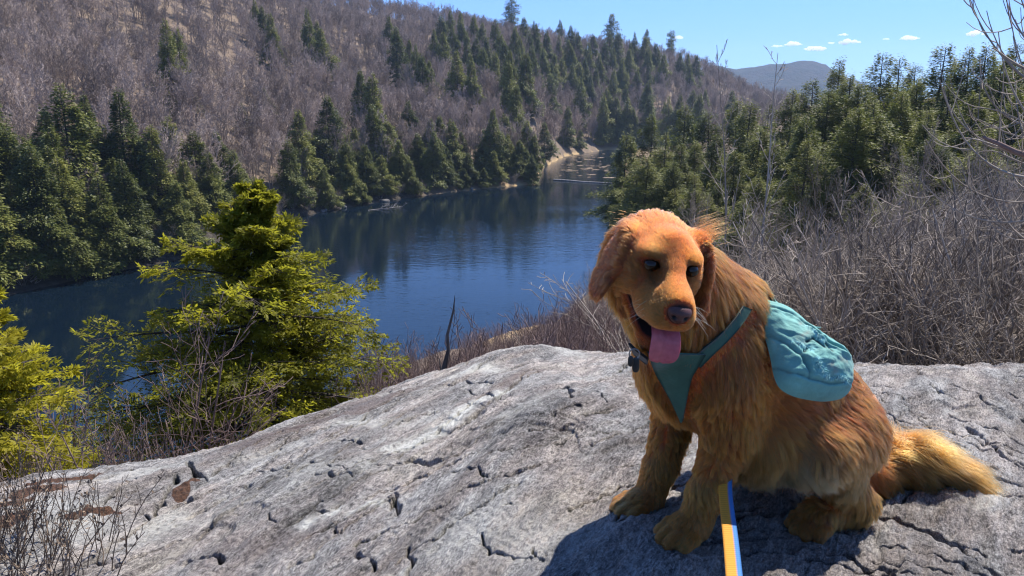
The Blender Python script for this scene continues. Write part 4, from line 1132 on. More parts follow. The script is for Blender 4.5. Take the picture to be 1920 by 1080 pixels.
for s in (1, -1):     # hollows beside the bridge of the nose
    hp_ = H(.092, .030 * s, -.002); sl, P = sub(hp_ - .05, hp_ + .05)
    D[sl] = -smin(-D[sl], prim_d(dict(t=1, a=hp_, r=np.array([.026, .0105, .015]) * HS, M=HM), P), 0.014)

def surface_nets(D, lo, res):
    n = np.array(D.shape)
    c = [D[a:n[0] - 1 + a, b:n[1] - 1 + b, d:n[2] - 1 + d] for a in (0, 1) for b in (0, 1) for d in (0, 1)]
    neg = sum((x < 0).astype(np.int8) for x in c)
    act = (neg > 0) & (neg < 8)
    idx = np.full(act.shape, -1, np.int64); cells = np.argwhere(act); idx[act] = np.arange(len(cells))
    vals = np.stack([x[act] for x in c], 1)
    offs = np.array([(a, b, d) for a in (0, 1) for b in (0, 1) for d in (0, 1)], float)
    acc = np.zeros((len(cells), 3)); cnt = np.zeros(len(cells))
    for i in range(8):
        for j in range(i + 1, 8):
            if np.abs(offs[i] - offs[j]).sum() != 1: continue
            s = (vals[:, i] < 0) != (vals[:, j] < 0)
            t = vals[s, i] / (vals[s, i] - vals[s, j])
            acc[s] += offs[i] + t[:, None] * (offs[j] - offs[i]); cnt[s] += 1
    V = lo + res * (cells + acc / cnt[:, None])
    Fs = []
    for axn in range(3):
        s0 = [slice(0, -1)] * 3; s1 = [slice(0, -1)] * 3; s0[axn] = slice(0, -1); s1[axn] = slice(1, None)
        a = D[tuple(slice(0, None) if k != axn else slice(0, -1) for k in range(3))]; b = D[tuple(slice(0, None) if k != axn else slice(1, None) for k in range(3))]
        ch = (a < 0) != (b < 0); e = np.argwhere(ch); flip = (a[ch] < 0)
        u, v = (axn + 1) % 3, (axn + 2) % 3
        ok = (e[:, u] > 0) & (e[:, v] > 0) & (e[:, u] < n[u] - 1) & (e[:, v] < n[v] - 1)
        e, flip = e[ok], flip[ok]
        du, dv = np.eye(3, dtype=int)[u], np.eye(3, dtype=int)[v]
        qs = [idx[tuple((e - o).T)] for o in (du + dv, dv, 0 * du, du)]
        qd = np.stack(qs, 1); qd[~flip] = qd[~flip][:, ::-1]
        Fs.append(qd)
    F = np.concatenate(Fs); F = F[(F >= 0).all(1)]
    return V, F
DVv, DF = surface_nets(D, lo, RES)
# light smoothing
def nbr_smooth(V, F, it):
    e = np.concatenate([F[:, [0, 1]], F[:, [1, 2]], F[:, [2, 3]], F[:, [3, 0]]])
    for _ in range(it):
        acc = np.zeros_like(V); cnt = np.zeros(len(V))
        for k in range(3): acc[:, k] = np.bincount(e[:, 0], V[e[:, 1], k], len(V)) + np.bincount(e[:, 1], V[e[:, 0], k], len(V))
        cnt = np.bincount(e[:, 0], minlength=len(V)) + np.bincount(e[:, 1], minlength=len(V))
        V = 0.5 * V + 0.5 * acc / np.maximum(cnt, 1)[:, None]
    return V
DVv = nbr_smooth(DVv, DF, 2)

def region(P):
    """soft blend of the primitives' fur data at points"""
    P = P.astype(np.float32)
    n = len(P); W = np.zeros(n); flow = np.zeros((n, 3)); fl = np.zeros(n); lift = np.zeros(n); col = np.zeros((n, 7))
    for p in PR:
        b0, b1 = bbox(p, 0.10)
        s = np.nonzero(((P > b0) & (P < b1)).all(1))[0]
        if len(s) == 0: continue
        d = prim_d(p, P[s]); sc = 0.010 if p['k'] > 0.016 else 0.005
        w = np.exp(-np.clip(d + 0.01, -0.02, 0.4) / sc)
        W[s] += w; flow[s] += w[:, None] * unit(p['flow']); fl[s] += w * p['fl']; lift[s] += w * p['lift']; col[s, p['c']] += w
    W = np.maximum(W, 1e-12)
    return unit(flow), fl / W, lift / W, col / W[:, None]
PAL = np.array([(.48, .056, .005), (.60, .077, .0075), (.62, .104, .017), (.55, .064, .0065), (.63, .084, .011), (.31, .031, .003), (.56, .074, .009)])

# body mesh
vn = np.zeros_like(DVv)
fn = np.cross(DVv[DF[:, 2]] - DVv[DF[:, 0]], DVv[DF[:, 3]] - DVv[DF[:, 1]])
for k in range(4):
    for c in range(3): vn[:, c] += np.bincount(DF[:, k], fn[:, c], len(DVv))
vn = unit(vn)
_fl, _len, _li, _co = region(DVv)
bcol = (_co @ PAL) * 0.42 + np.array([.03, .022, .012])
md = mouth_d(DVv.astype(np.float32))
dark = np.clip(1 - (md - 0.002) / 0.003, 0, 1)
for e_ in EYES:
    q = (DVv - H(*e_)) @ HM.T / HS
    rr2 = np.sqrt((q[:, 0] / .02) ** 2 + (q[:, 1] / .0160) ** 2 + (q[:, 2] / .0110) ** 2)
    dark = np.maximum(dark, 1 - smooth(0.85, 1.15, rr2))
qn = (DVv - H(.172, 0, -.023)) @ HM.T / HS; dark = np.maximum(dark, 1 - smooth(0.95, 1.15, np.sqrt((qn[:, 0] / .016) ** 2 + (qn[:, 1] / .0205) ** 2 + (qn[:, 2] / .0185) ** 2)))
bcol = bcol * (1 - dark[:, None]) + np.array([.012, .008, .008]) * dark[:, None]
me = mesh_np('dog', DVv @ DW, DF, [], True)
attr(me, 'coat', np.concatenate([bcol, np.ones((len(bcol), 1))], 1), kind='FLOAT_COLOR')
m = NT('dog_skin'); m.set('Base Color', m.attr('coat', 'Color')); m.set('Roughness', 0.8); m.set('Specular IOR Level', 0.2)
me.materials.append(m.m)
dog = link('dog', me, loc=tuple(DO))
tag(dog, 'golden retriever sitting on the grey rock with tongue out, wearing a teal pack', 'dog')

# ---- worn gear: shapes are laid on the body surface before the fur is grown
def sdf_at(P):
    q = (np.asarray(P) - lo) / RES; i = np.clip(np.floor(q).astype(int), 0, dims - 2); f = np.clip(q - i, 0, 1)
    r = 0
    for a in (0, 1):
        for b in (0, 1):
            for c in (0, 1):
                w = (f[..., 0] if a else 1 - f[..., 0]) * (f[..., 1] if b else 1 - f[..., 1]) * (f[..., 2] if c else 1 - f[..., 2])
                r = r + w * D[i[..., 0] + a, i[..., 1] + b, i[..., 2] + c]
    return r
def surf(px, py, off, lo_t=1.0, hi_t=2.2):
    """first point where the line of sight comes within off of the dog's body"""
    px, py = np.broadcast_arrays(np.asarray(px, float), np.asarray(py, float))
    d = np.stack(ray(px, py), -1).reshape(-1, 3); c = np.array([0, 0, CAMZ])
    out = np.full((len(d), 3), np.nan)
    ts_ = np.arange(lo_t, hi_t, 0.003)
    for k in range(len(d)):
        P = w2d(c + d[k] * ts_[:, None]); inside = ((P > lo) & (P < hi)).all(1)
        v = np.where(inside, sdf_at(np.clip(P, lo, hi - RES)), 1.0)
        h = np.nonzero(v < off)[0]
        if len(h): out[k] = P[h[0]]
    return out.reshape(px.shape + (3,))
def ribbon(Lp, Rp, off, n=8, per=5, smooth_it=3, thick=0.0035):
    """cloth strip between two pixel boundaries, laid on the body; closed, with thickness"""
    t = np.linspace(0, len(Lp) - 1, (len(Lp) - 1) * per + 1); k = np.arange(len(Lp))
    Lp, Rp = np.array(Lp, float), np.array(Rp, float)
    Li = np.stack([np.interp(t, k, Lp[:, c]) for c in (0, 1)], 1); Ri = np.stack([np.interp(t, k, Rp[:, c]) for c in (0, 1)], 1)
    s = np.linspace(0, 1, n + 1)
    px = Li[:, None] * (1 - s)[None, :, None] + Ri[:, None] * s[None, :, None]
    P = surf(px[..., 0], px[..., 1], off)
    good = ~np.isnan(P[..., 0])
    if not good.all():
        gp = P[good]; gq = px[good]
        for i_, j_ in np.argwhere(~good): P[i_, j_] = gp[np.argmin(((gq - px[i_, j_]) ** 2).sum(1))]
    for _ in range(smooth_it):
        Q = P.copy(); Q[1:-1] = 0.5 * P[1:-1] + 0.25 * (P[2:] + P[:-2]); P = Q.copy()
        Q[:, 1:-1] = 0.5 * P[:, 1:-1] + 0.25 * (P[:, 2:] + P[:, :-2]); P = Q
    return thicken(P, thick)
def thicken(P, th):
    a, b = P.shape[:2]
    du, dv = np.gradient(P, axis=0), np.gradient(P, axis=1)
    N = unit(np.cross(du, dv)); vc = w2d(np.array([0, 0, CAMZ])) - P
    N = np.where(((N * vc).sum(-1) < 0)[..., None], -N, N)
    if ((np.cross(du, dv) * vc).sum(-1)).mean() < 0: fl_ = True
    else: fl_ = False
    V = np.concatenate([(P + N * th).reshape(-1, 3), (P - N * th * 0.3).reshape(-1, 3)])
    F = []; o = a * b
    for i in range(a - 1):
        for j in range(b - 1):
            q = (i * b + j, (i + 1) * b + j, (i + 1) * b + j + 1, i * b + j + 1)
            F.append(q[::-1] if fl_ else q); q2 = tuple(x + o for x in q); F.append(q2 if fl_ else q2[::-1])
    bd = [(i, 0) for i in range(a)] + [(a - 1, j) for j in range(1, b)] + [(i, b - 1) for i in range(a - 2, -1, -1)] + [(0, j) for j in range(b - 2, -1, -1)]
    ids = [i * b + j for i, j in bd]
    for p_, q_ in zip(ids[:-1], ids[1:]): F.append((p_, p_ + o, q_ + o, q_))
    return V, np.array(F)
PANEL = ribbon([(1276, 790), (1262, 757), (1246, 727), (1232, 703), (1220, 680), (1214, 660)], [(1280, 790), (1287, 757), (1293, 725), (1299, 703), (1313, 680), (1322, 664)], .0215, 10)
STRAP = ribbon([(1292, 676), (1318, 652), (1343, 633), (1362, 614), (1380, 592), (1392, 574)], [(1313, 688), (1333, 667), (1357, 645), (1378, 623), (1396, 600), (1408, 580)], .014, 4)
COLLAR = ribbon([(1180, 643), (1196, 657), (1216, 672)], [(1178, 652), (1194, 667), (1214, 682)], .014, 3)
# the pannier: a stuffed bag hanging on the dog's left side
PN = unit(np.array([0.02, .80, .60])); PO = np.array([-.20, .062, .53])
def on_plane(px, py):
    d = np.stack(ray(px, py), -1) @ DW.T; c = w2d(np.array([0, 0, CAMZ]))
    t = ((PO - c) @ PN) / (d @ PN)
    return c + d * t[..., None]
OUT = np.array([(1415, 560), (1440, 563), (1474, 574), (1503, 600), (1524, 621), (1556, 645), (1580, 668), (1591, 695), (1590, 728), (1580, 746), (1548, 753), (1515, 750), (1484, 742), (1462, 728), (1451, 705), (1444, 670), (1434, 632), (1422, 598)], float)
def closed_curve(O, n):
    k = len(O); t = np.linspace(0, k, n, endpoint=False); i = t.astype(int); f = (t - i)[:, None]
    p0, p1, p2, p3 = O[(i - 1) % k], O[i % k], O[(i + 1) % k], O[(i + 2) % k]
    return 0.5 * (2 * p1 + (p2 - p0) * f + (2 * p0 - 5 * p1 + 4 * p2 - p3) * f * f + (3 * p1 - p0 - 3 * p2 + p3) * f ** 3)
NT_, NR2 = 150, 46
oc = closed_curve(OUT, NT_); cen = np.array([1512, 668.])
rho = np.linspace(0, 1, NR2) ** 0.8
px = cen + rho[None, :, None] * (oc[:, None] - cen)
Pb = on_plane(px[..., 0], px[..., 1])
nzp = Noise(31)
SEAMS = [[(1446, 690), (1462, 708), (1492, 722), (1530, 731), (1590, 726)], [(1420, 578), (1446, 584), (1474, 596), (1500, 628), (1522, 656), (1555, 676), (1588, 690)], [(1436, 632), (1456, 655), (1478, 690), (1492, 722)]]
FRAY = [[(1496, 690), (1503, 702), (1520, 722), (1545, 720), (1560, 728)], [(1462, 652), (1480, 665), (1492, 672)], [(1488, 622), (1500, 640), (1508, 655)]]
HOLE = [[(1484, 656), (1496, 650), (1512, 668)], [(1500, 626), (1506, 640)], [(1516, 662), (1524, 676)], [(1484, 668), (1478, 676)]]
DIRT = [[(1540, 690), (1552, 694)], [(1470, 655), (1480, 660)], [(1480, 618), (1492, 622)], [(1520, 700), (1530, 715)], [(1474, 648), (1490, 640)]]
gx, gy = px[..., 0], px[..., 1]
def dmin(lines):
    return np.min([seg_dist(gx, gy, l) for l in lines], 0)
ds, dfy, dh, dd = dmin(SEAMS), dmin(FRAY), dmin(HOLE), dmin(DIRT)
bul = (1 - rho ** 2.6) ** 0.62
vpos = (gy - 560) / 190
T = (.026 + .036 * smooth(0.0, 0.75, vpos)) * bul[None]
wr = .0036 * nzp.fbm2(gx / 30 + gy / 60, gy / 14 - gx / 24, 3) + .0009 * nzp.fbm2(gx / 9, gy / 8, 2)
T = T + wr * bul[None] - .0050 * np.exp(-(ds / 2.6) ** 2) * bul[None] + .0030 * np.exp(-((ds - 5) / 3.0) ** 2) * bul[None] - .006 * np.exp(-(dh / 3.0) ** 2) + .0022 * np.exp(-(dfy / 3.0) ** 2) * nzp.n2(gx / 3, gy / 3)
PT = Pb + PN * T[..., None]
PBk = Pb - PN * (.016 * bul)[None, :, None]
nv = NT_ * NR2
PKV = np.concatenate([PT.reshape(-1, 3), PBk.reshape(-1, 3)])
PKF = []
for i in range(NT_):
    for j in range(NR2 - 1):
        a, b = i * NR2 + j, ((i + 1) % NT_) * NR2 + j
        PKF.append((a, a + 1, b + 1, b)); PKF.append((nv + a, nv + b, nv + b + 1, nv + a + 1))
PKF = np.array(PKF)
# saddle over the back joining the pannier to the straps
sf = np.linspace(-.31, -.245, 12); sa = np.linspace(-1.15, 0.75, 22)
SD = np.zeros((12, 22, 3))
for i, f_ in enumerate(sf):
    for j, a_ in enumerate(sa):
        c_ = np.array([f_, .01, .40 + (f_ + .165) * .9]); dr = np.array([0.35 * math.cos(a_) * 0.6, math.sin(a_), math.cos(a_)]); dr /= np.linalg.norm(dr)
        tt_ = np.arange(0.0, 0.25, 0.003); v_ = sdf_at(np.clip(c_ + dr * tt_[:, None], lo, hi - RES)); k_ = np.nonzero(v_ > .007)[0]
        SD[i, j] = c_ + dr * tt_[k_[0] if len(k_) else -1]
for _ in range(3):
    Q = SD.copy(); Q[1:-1] = .5 * SD[1:-1] + .25 * (SD[2:] + SD[:-2]); SD = Q.copy(); Q[:, 1:-1] = .5 * SD[:, 1:-1] + .25 * (SD[:, 2:] + SD[:, :-2]); SD = Q
SADDLE = thicken(SD, .004)
GEAR = np.concatenate([PANEL[0][::2], STRAP[0], COLLAR[0], SADDLE[0][:len(SADDLE[0]) // 2], PBk.reshape(-1, 3)[::6]])

# ---- fur
g = np.random.default_rng(99)
NF_, NB_ = 170000, 420000
NH = NF_ + NB_
fa = np.linalg.norm(fn, axis=1) * 0.5
fc = DVv[DF].mean(1)
_f, flen, _l, fcol = region(fc)
dens = np.where(flen < 0.010, 4.2, np.where(flen < 0.022, 2.4, 1.0))
cd = d2w(fc) - np.array([0, 0, CAMZ]); facing = -(unit(cd) * (unit(fn) @ DW)).sum(1)
dens *= np.where(facing > -0.35, 1.0, 0.25)
dk = np.max(dark[DF], 1); dens[dk > 0.5] = 0
face = flen < 0.0135
fi = []
for n_, sel in ((NF_, face), (NB_, ~face)):
    pr = fa * dens * sel; pr /= pr.sum(); fi.append(g.choice(len(DF), n_, p=pr))
fi = np.concatenate(fi)
a_, b_ = g.random((2, NH))[..., None]
q4 = DVv[DF[fi]]
root = (q4[:, 0] * (1 - a_) + q4[:, 1] * a_) * (1 - b_) + (q4[:, 3] * (1 - a_) + q4[:, 2] * a_) * b_
q4 = vn[DF[fi]]
nrm = unit((q4[:, 0] * (1 - a_) + q4[:, 1] * a_) * (1 - b_) + (q4[:, 3] * (1 - a_) + q4[:, 2] * a_) * b_)
flow, ln, lift, cw = region(root)
NF = Noise(12)
# wavy partings
wv = np.stack([NF.n3(root[:, 0] * s, root[:, 1] * s, root[:, 2] * s + o) for s, o in ((16, 0), (16, 5), (16, 9))], 1)
body_w = smooth(0.008, 0.024, ln)[:, None]
wv2 = np.stack([NF.n3(root[:, 0] * 6 + o, root[:, 1] * 6, root[:, 2] * 6 + o) for o in (1, 4, 8)], 1)
wv3 = np.stack([NF.n3(root[:, 0] * 40 + o, root[:, 1] * 40, root[:, 2] * 40 + o) for o in (2, 5, 11)], 1)
flow = unit(flow + (0.10 + 0.55 * body_w) * wv + 0.45 * body_w * wv2 + (0.20 + 0.10 * body_w) * wv3 + 0.09 * g.standard_normal((NH, 3)))
tan = flow - nrm * (flow * nrm).sum(1, keepdims=True)
bad = np.linalg.norm(tan, axis=1) < 0.15
tan = unit(tan)
ln = ln * (0.7 + 0.6 * g.random(NH)) * (1 + 0.25 * NF.n3(root[:, 0] * 9, root[:, 1] * 9, root[:, 2] * 9))
# keep the coat flat under the pack and the straps
if GEAR is not None:
    kg = kdtree.KDTree(len(GEAR))
    for k, p_ in enumerate(GEAR): kg.insert(p_, k)
    kg.balance()
    gd = np.array([kg.find(r)[2] for r in root])
    pr_ = 0.24 + 0.76 * smooth(0.020, 0.042, gd)
    ln = ln * pr_; lift = lift * pr_
# clumps
NC = NH // 42
ci = g.choice(NH, NC, replace=False)
kd = kdtree.KDTree(NC)
for k, i in enumerate(ci): kd.insert(root[i], k)
kd.balance()
near = np.array([kd.find(r)[1] for r in root])
cr_, cl = root[ci][near], ln[ci][near]
ct, cn, clf = tan[ci][near], nrm[ci][near], (lift * (0.6 + 0.9 * g.random(NH)))[ci][near]
NP_ = 5
ts = np.linspace(0, 1, NP_)
lift = np.where(ln < 0.012, np.maximum(lift, 0.45), lift)
lf = lift * (0.55 + 0.9 * g.random(NH))
def strand(r, t, n, l, lift_, grav):
    out = []
    for s in ts:
        up = lift_ * s * (1 - 0.55 * s)
        p = r + (t * (s * 0.95)[..., None] if isinstance(s, np.ndarray) else t * s * 0.95) * l[:, None] + n * (up * l)[:, None]
        p = p + np.array([0, 0, -1.0]) * (grav * l * s * s)[:, None]
        out.append(p)
    return np.stack(out, 1)
gr = 0.22 * smooth(0.02, 0.05, ln)
S0 = strand(root - nrm * 0.0002, tan, nrm, ln, lf, gr)
S1 = strand(cr_, ct, cn, cl, clf, gr)
ck = (0.80 * body_w[:, 0] + 0.10)[:, None, None] * (ts ** 1.3)[None, :, None] * (0.66 + 0.34 * g.random(NH))[:, None, None]
HP = S0 * (1 - ck) + S1 * ck
wob = g.standard_normal((NH, 1, 3)) * (0.05 * ln)[:, None, None] * (ts ** 2)[None, :, None]
HP = HP + wob
hc = cw @ PAL
v0 = NF.n3(root[:, 0] * 7, root[:, 1] * 7, root[:, 2] * 7)
hc = hc * np.clip(1 + 0.20 * v0 + 0.12 * g.standard_normal(NH) + (0.14 + 0.10 * body_w[:, 0]) * g.standard_normal(NC)[near], 0.35, 1.9)[:, None]
pale = np.clip(0.25 * NF.n3(root[:, 0] * 22 + 3, root[:, 1] * 22, root[:, 2] * 22) + 0.10 * g.standard_normal(NH), 0, 0.5)[:, None]
hc = np.clip(hc * (1 - pale) + np.array([.58, .20, .05]) * pale, 0.01, 0.95)
# cream underside, paler patch on the haunch
def bl(f_, z_, rf, rz): return np.exp(-(((root[:, 0] - f_) / rf) ** 2 + ((root[:, 2] - z_) / rz) ** 2))
cre = np.clip(.85 * bl(-.23, .12, .10, .055) * (1 + .5 * NF.n3(root[:, 0] * 14, root[:, 1] * 14, root[:, 2] * 14)) + .40 * bl(-.40, .125, .05, .05), 0, .85)[:, None]
hc = hc * (1 - cre) + np.array([.66, .30, .11]) * cre
# face fur: lit brows and midline shade painted in, paler cheeks, darker bridge
qh = (root - HC) @ HM.T / HS
def spot(f_, l_, u_, rf, rl, ru): return np.exp(-(((qh[:, 0] - f_) / rf) ** 2 + ((np.abs(qh[:, 1]) - l_) / rl) ** 2 + ((qh[:, 2] - u_) / ru) ** 2))
pal_ = np.clip(0.75 * spot(.066, .032, .026, .02, .012, .010) + 0.5 * spot(.11, .036, -.045, .05, .014, .022) + .45 * spot(.03, .06, -.06, .05, .03, .03), 0, .8)[:, None]
hc = hc * (1 - pal_) + np.array([.58, .125, .022]) * pal_
drk = np.clip(0.55 * spot(.07, 0, .02, .03, .009, .035) + .45 * spot(.10, 0, .0, .05, .013, .025) + .30 * spot(.075, .022, .004, .014, .007, .010), 0, .6)[:, None]
hc = hc * (1 - drk) + np.array([.16, .045, .012]) * drk
# darker fur round the eyes and mouth
for e_ in EYES:
    q = (root - H(*e_)) @ HM.T / HS
    rr2 = np.sqrt((q[:, 0] / .03) ** 2 + (q[:, 1] / .0185) ** 2 + (q[:, 2] / .0135) ** 2)
    hc *= (0.30 + 0.70 * smooth(0.75, 1.25, rr2))[:, None]
hm = mouth_d(root.astype(np.float32)); hc *= (0.15 + 0.85 * smooth(0.003, 0.009, hm))[:, None]
hw = np.where(ln < 0.012, 0.00024, 0.00032) * (0.75 + 0.5 * g.random(NH))
ws = []; wc = []
for q in range(240):
    s_ = 1 if q < 190 else -1
    p0 = H(-.02 + g.normal(0, .014), (.070 + g.normal(0, .010)) * s_, .036 + g.normal(0, .010))
    d_ = HD(-.2 + g.normal(0, .15), .75 * s_, .85 + g.normal(0, .18)) if s_ > 0 else HD(-.5, -.9, .1 + g.normal(0, .2)); l_ = abs(g.normal(.021, .007)) if s_ > 0 else abs(g.normal(.007, .002))
    bend = HD(.1, .5 * s_, -.2) if s_ < 0 else HD(0, .9, .0)
    ws.append([p0 + d_ * l_ * t + bend * l_ * .5 * t * t for t in ts]); wc.append(PAL[5] * (1 + .2 * g.normal()) + .1 * g.random() * np.array([.5, .2, .06]))
HP = np.concatenate([HP, np.array(ws)]); hc = np.concatenate([hc, np.clip(np.array(wc), .003, .9)]); hw = np.concatenate([hw, np.full(240, .00022)]); NH += 240
cu = bpy.data.hair_curves.new('fur')
cu.add_curves([NP_] * NH)
cu.attributes['position'].data.foreach_set('vector', (HP.reshape(-1, 3) @ DW).astype(np.float32).ravel())
ra = cu.attributes.get('radius') or cu.attributes.new('radius', 'FLOAT', 'POINT')
ra.data.foreach_set('value', (hw[:, None] * np.array([1, 1, 0.9, 0.7, 0.25])[None]).astype(np.float32).ravel())
ca_ = cu.attributes.new('hair_color', 'FLOAT_COLOR', 'POINT')
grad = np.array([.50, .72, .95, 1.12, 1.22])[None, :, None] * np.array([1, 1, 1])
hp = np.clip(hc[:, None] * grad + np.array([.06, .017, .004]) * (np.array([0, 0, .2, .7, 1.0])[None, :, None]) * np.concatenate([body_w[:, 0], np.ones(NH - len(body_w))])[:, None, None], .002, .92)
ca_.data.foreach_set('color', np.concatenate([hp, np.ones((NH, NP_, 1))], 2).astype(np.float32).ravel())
m = NT('golden_fur')
m.t.nodes.remove(m.b)
hb = m.n('BsdfHairPrincipled'); hb.model = 'CHIANG'; hb.parametrization = 'COLOR'
m.t.links.new(m.attr('hair_color', 'Color'), hb.inputs['Color'])
hb.inputs['IOR'].default_value = 1.38; hb.inputs['Roughness'].default_value = 0.5; hb.inputs['Radial Roughness'].default_value = 0.5; hb.inputs['Random Roughness'].default_value = 0.1
m.t.links.new(hb.outputs[0], m.out.inputs[0])
cu.materials.append(m.m)
fur = link('fur', cu, dog)

# ---- eyes, nose, tongue, teeth, whiskers
def uv_ball(c, r, M, nu=28, nv=18, fn_=None):
    u, v = np.meshgrid(np.linspace(0, 2 * math.pi, nu, endpoint=False), np.linspace(0.02, math.pi - 0.02, nv), indexing='ij')
    p = np.stack([np.sin(v) * np.cos(u), np.sin(v) * np.sin(u), np.cos(v)], -1)
    if fn_ is not None: p = fn_(p)
    p = (p.reshape(-1, 3) * np.asarray(r)) @ M + c
    f = [(i * nv + j, i * nv + j + 1, ((i + 1) % nu) * nv + j + 1, ((i + 1) % nu) * nv + j) for i in range(nu) for j in range(nv - 1)]
    return p, np.array(f)
m = NT('dog_eye'); m.set('Base Color', (0.016, 0.007, 0.003, 1)); m.set('Roughness', 0.07); m.set('IOR', 1.40); m.set('Specular IOR Level', 0.5); ME = m.m
for e_ in EYES:
    v, f = uv_ball(H(e_[0] - .0040, e_[1], e_[2]), np.array([.0128, .0128, .0118]) * HS, HM)
    link('eye', mesh_np('eye', v @ DW, f, [ME], True), dog)
m = NT('dog_nose'); P = m.obj()
m.set('Base Color', m.mix(m.attr('nostril'), m.ramp(m.noise(P, 60, 3), [(0.3, (0.065, 0.028, 0.025)), (0.7, (0.125, 0.056, 0.050))]), (0.004, 0.003, 0.003))); m.set('Roughness', 0.42); m.set('Specular IOR Level', 0.25)
m.set('Normal', m.bump(m.n('TexVoronoi', {'Vector': P, 'Scale': 700.0}).outputs[0], 0.35, 0.001)); MN = m.m
def nose_f(p):
    q = p.copy(); x, y, z = p[..., 0], p[..., 1], p[..., 2]
    q[..., 1] *= 1 + 0.22 * z                      # wider above
    q[..., 2] = np.where(z > 0, z * 0.85, z)
    for s in (1, -1):                              # nostrils
        d = np.sqrt((y - 0.48 * s) ** 2 + ((z + 0.12) * 1.2) ** 2)
        q[..., 0] -= np.where(x > 0, 0.62 * np.exp(-(d / 0.20) ** 2), 0)
    q[..., 0] -= np.where(x > 0, 0.14 * np.exp(-(y / 0.10) ** 2) * (z < 0.2), 0)
    return q
v, f = uv_ball(H(.1720, 0, -.0230), np.array([.0150, .0200, .0180]) * HS, HM, 44, 30, nose_f)
nu_ = (v - H(.1720, 0, -.0230)) @ HM.T / HS / np.array([.0150, .0200, .0180])
me = mesh_np('nose', v @ DW, f, [MN], True)
attr(me, 'nostril', np.max([np.exp(-((nu_[:, 1] - .50 * s_) / .20) ** 4 - ((nu_[:, 2] + .22 + .25 * (abs(nu_[:, 1]) - .5)) / .26) ** 4) for s_ in (1, -1)], 0) * (nu_[:, 0] > -.2))
link('nose', me, dog)
# whiskers and the wind-lifted wisps behind the ear
gw = np.random.default_rng(4); wk = []
for s_ in (1, -1):
    for q in range(9):
        p0 = H(.125 + gw.uniform(-.02, .02), .040 * s_, -.045 + gw.uniform(-.015, .012))
        d_ = HD(gw.uniform(-.2, .5), s_, gw.uniform(-.5, .1)); l_ = gw.uniform(.02, .04)
        pts = np.array([p0 + d_ * l_ * t - np.array([0, 0, .35 * l_ * t * t]) for t in np.linspace(0, 1, 6)])
        wk.append(polytube(pts, np.linspace(.00022, .00008, 6), 3))
m = NT('whisker'); m.set('Base Color', (.75, .70, .62, 1)); m.set('Roughness', .4)
wv_, wf_ = join(wk); link('whiskers', mesh_np('whiskers', wv_ @ DW, wf_, [m.m], True), dog)
m = NT('dog_tongue'); P = m.obj()
m.set('Base Color', m.ramp(m.noise(P, 90, 3), [(0.3, (0.37, 0.085, 0.11)), (0.7, (0.48, 0.13, 0.16))])); m.set('Roughness', 0.36); m.set('Specular IOR Level', 0.3); m.set('Subsurface Weight', 0.25); m.set('Subsurface Radius', (0.01, 0.004, 0.003)); m.set('Subsurface Scale', 0.5)
m.set('Normal', m.bump(m.noise(P, 900, 2), 0.25, 0.001))
cl_ = [(.03, -.102), (.06, -.105), (.09, -.100), (.112, -.097), (.127, -.102), (.135, -.116), (.138, -.134), (.137, -.148), (.134, -.154)]
wd = [.020, .024, .025, .0255, .0265, .028, .0275, .020, .006]
NS = 60; tt = np.linspace(0, 1, NS); kx = np.linspace(0, 1, len(cl_))
def cr_interp(vals):
    vals = np.array(vals); return np.interp(tt, kx, vals)
cf_, cu_, cw_ = cr_interp([a for a, b in cl_]), cr_interp([b for a, b in cl_]), cr_interp(wd)
k5 = np.ones(9) / 9
for arr_ in (cf_, cu_, cw_):
    pad = np.concatenate([np.full(4, arr_[0]), arr_, np.full(4, arr_[-1])]); arr_[:] = np.convolve(pad, k5, 'valid')
dF, dU = np.gradient(cf_), np.gradient(cu_); nl_ = np.hypot(dF, dU); nF, nU = -dU / nl_, dF / nl_
nF, nU = np.where(True, -(-nF), nF), nU
VT = []
NCx = 20
for i in range(NS):
    for j in range(NCx):
        a = 2 * math.pi * j / NCx
        w_ = cw_[i] * math.cos(a); th = .0042 * math.sin(a) * (1 - 0.4 * abs(math.cos(a)))
        groove = -.0040 * math.exp(-(w_ / .003) ** 2) * (math.sin(a) > 0)
        curl = .010 * (w_ / .027) ** 2
        o = th + groove + curl
        VT.append(H(cf_[i] + nF[i] * o, w_ + 0.004 + .010 * tt[i], cu_[i] + nU[i] * o))
VT = np.array(VT); FT = [(i * NCx + j, i * NCx + (j + 1) % NCx, (i + 1) * NCx + (j + 1) % NCx, (i + 1) * NCx + j) for i in range(NS - 1) for j in range(NCx)]
link('tongue', mesh_np('tongue', VT @ DW, np.array(FT), [m.m], True), dog)
# ---------------------------------------------------------------- pack, straps, collar, leash
def cloth_mat(name, c, dirt=None):
    m = NT(name); P = m.obj()
    weave = m.noise(P, 420, 2, 0.6)
    col = m.ramp(m.noise(P, 22, 5, 0.65), [(0.3, tuple(0.78 * x for x in c)), (0.55, c), (0.75, tuple(min(1, 1.25 * x + .01) for x in c))])
    if dirt:
        col = m.mix(m.attr('dirt'), col, (0.20, 0.175, 0.145))
        col = m.mix(m.attr('fray'), col, (0.22, 0.52, 0.52))
        col = m.mix(m.attr('hole'), col, (0.012, 0.016, 0.018))
        col = m.mix(m.attr('seam'), col, tuple(0.25 * x for x in c))
    m.set('Base Color', col); m.set('Roughness', 0.75); m.set('Specular IOR Level', 0.25); m.set('Sheen Weight', 0.15)
    m.set('Normal', m.bump(m.math('ADD', m.math('MULTIPLY', weave, 0.4), m.noise(P, 70, 4, 0.6)), 0.5, 0.003))
    return m.m
M_TEAL = cloth_mat('teal_canvas', (0.135, 0.335, 0.295), True)
M_TEAL2 = cloth_mat('teal_strap', (0.030, 0.092, 0.064), True)
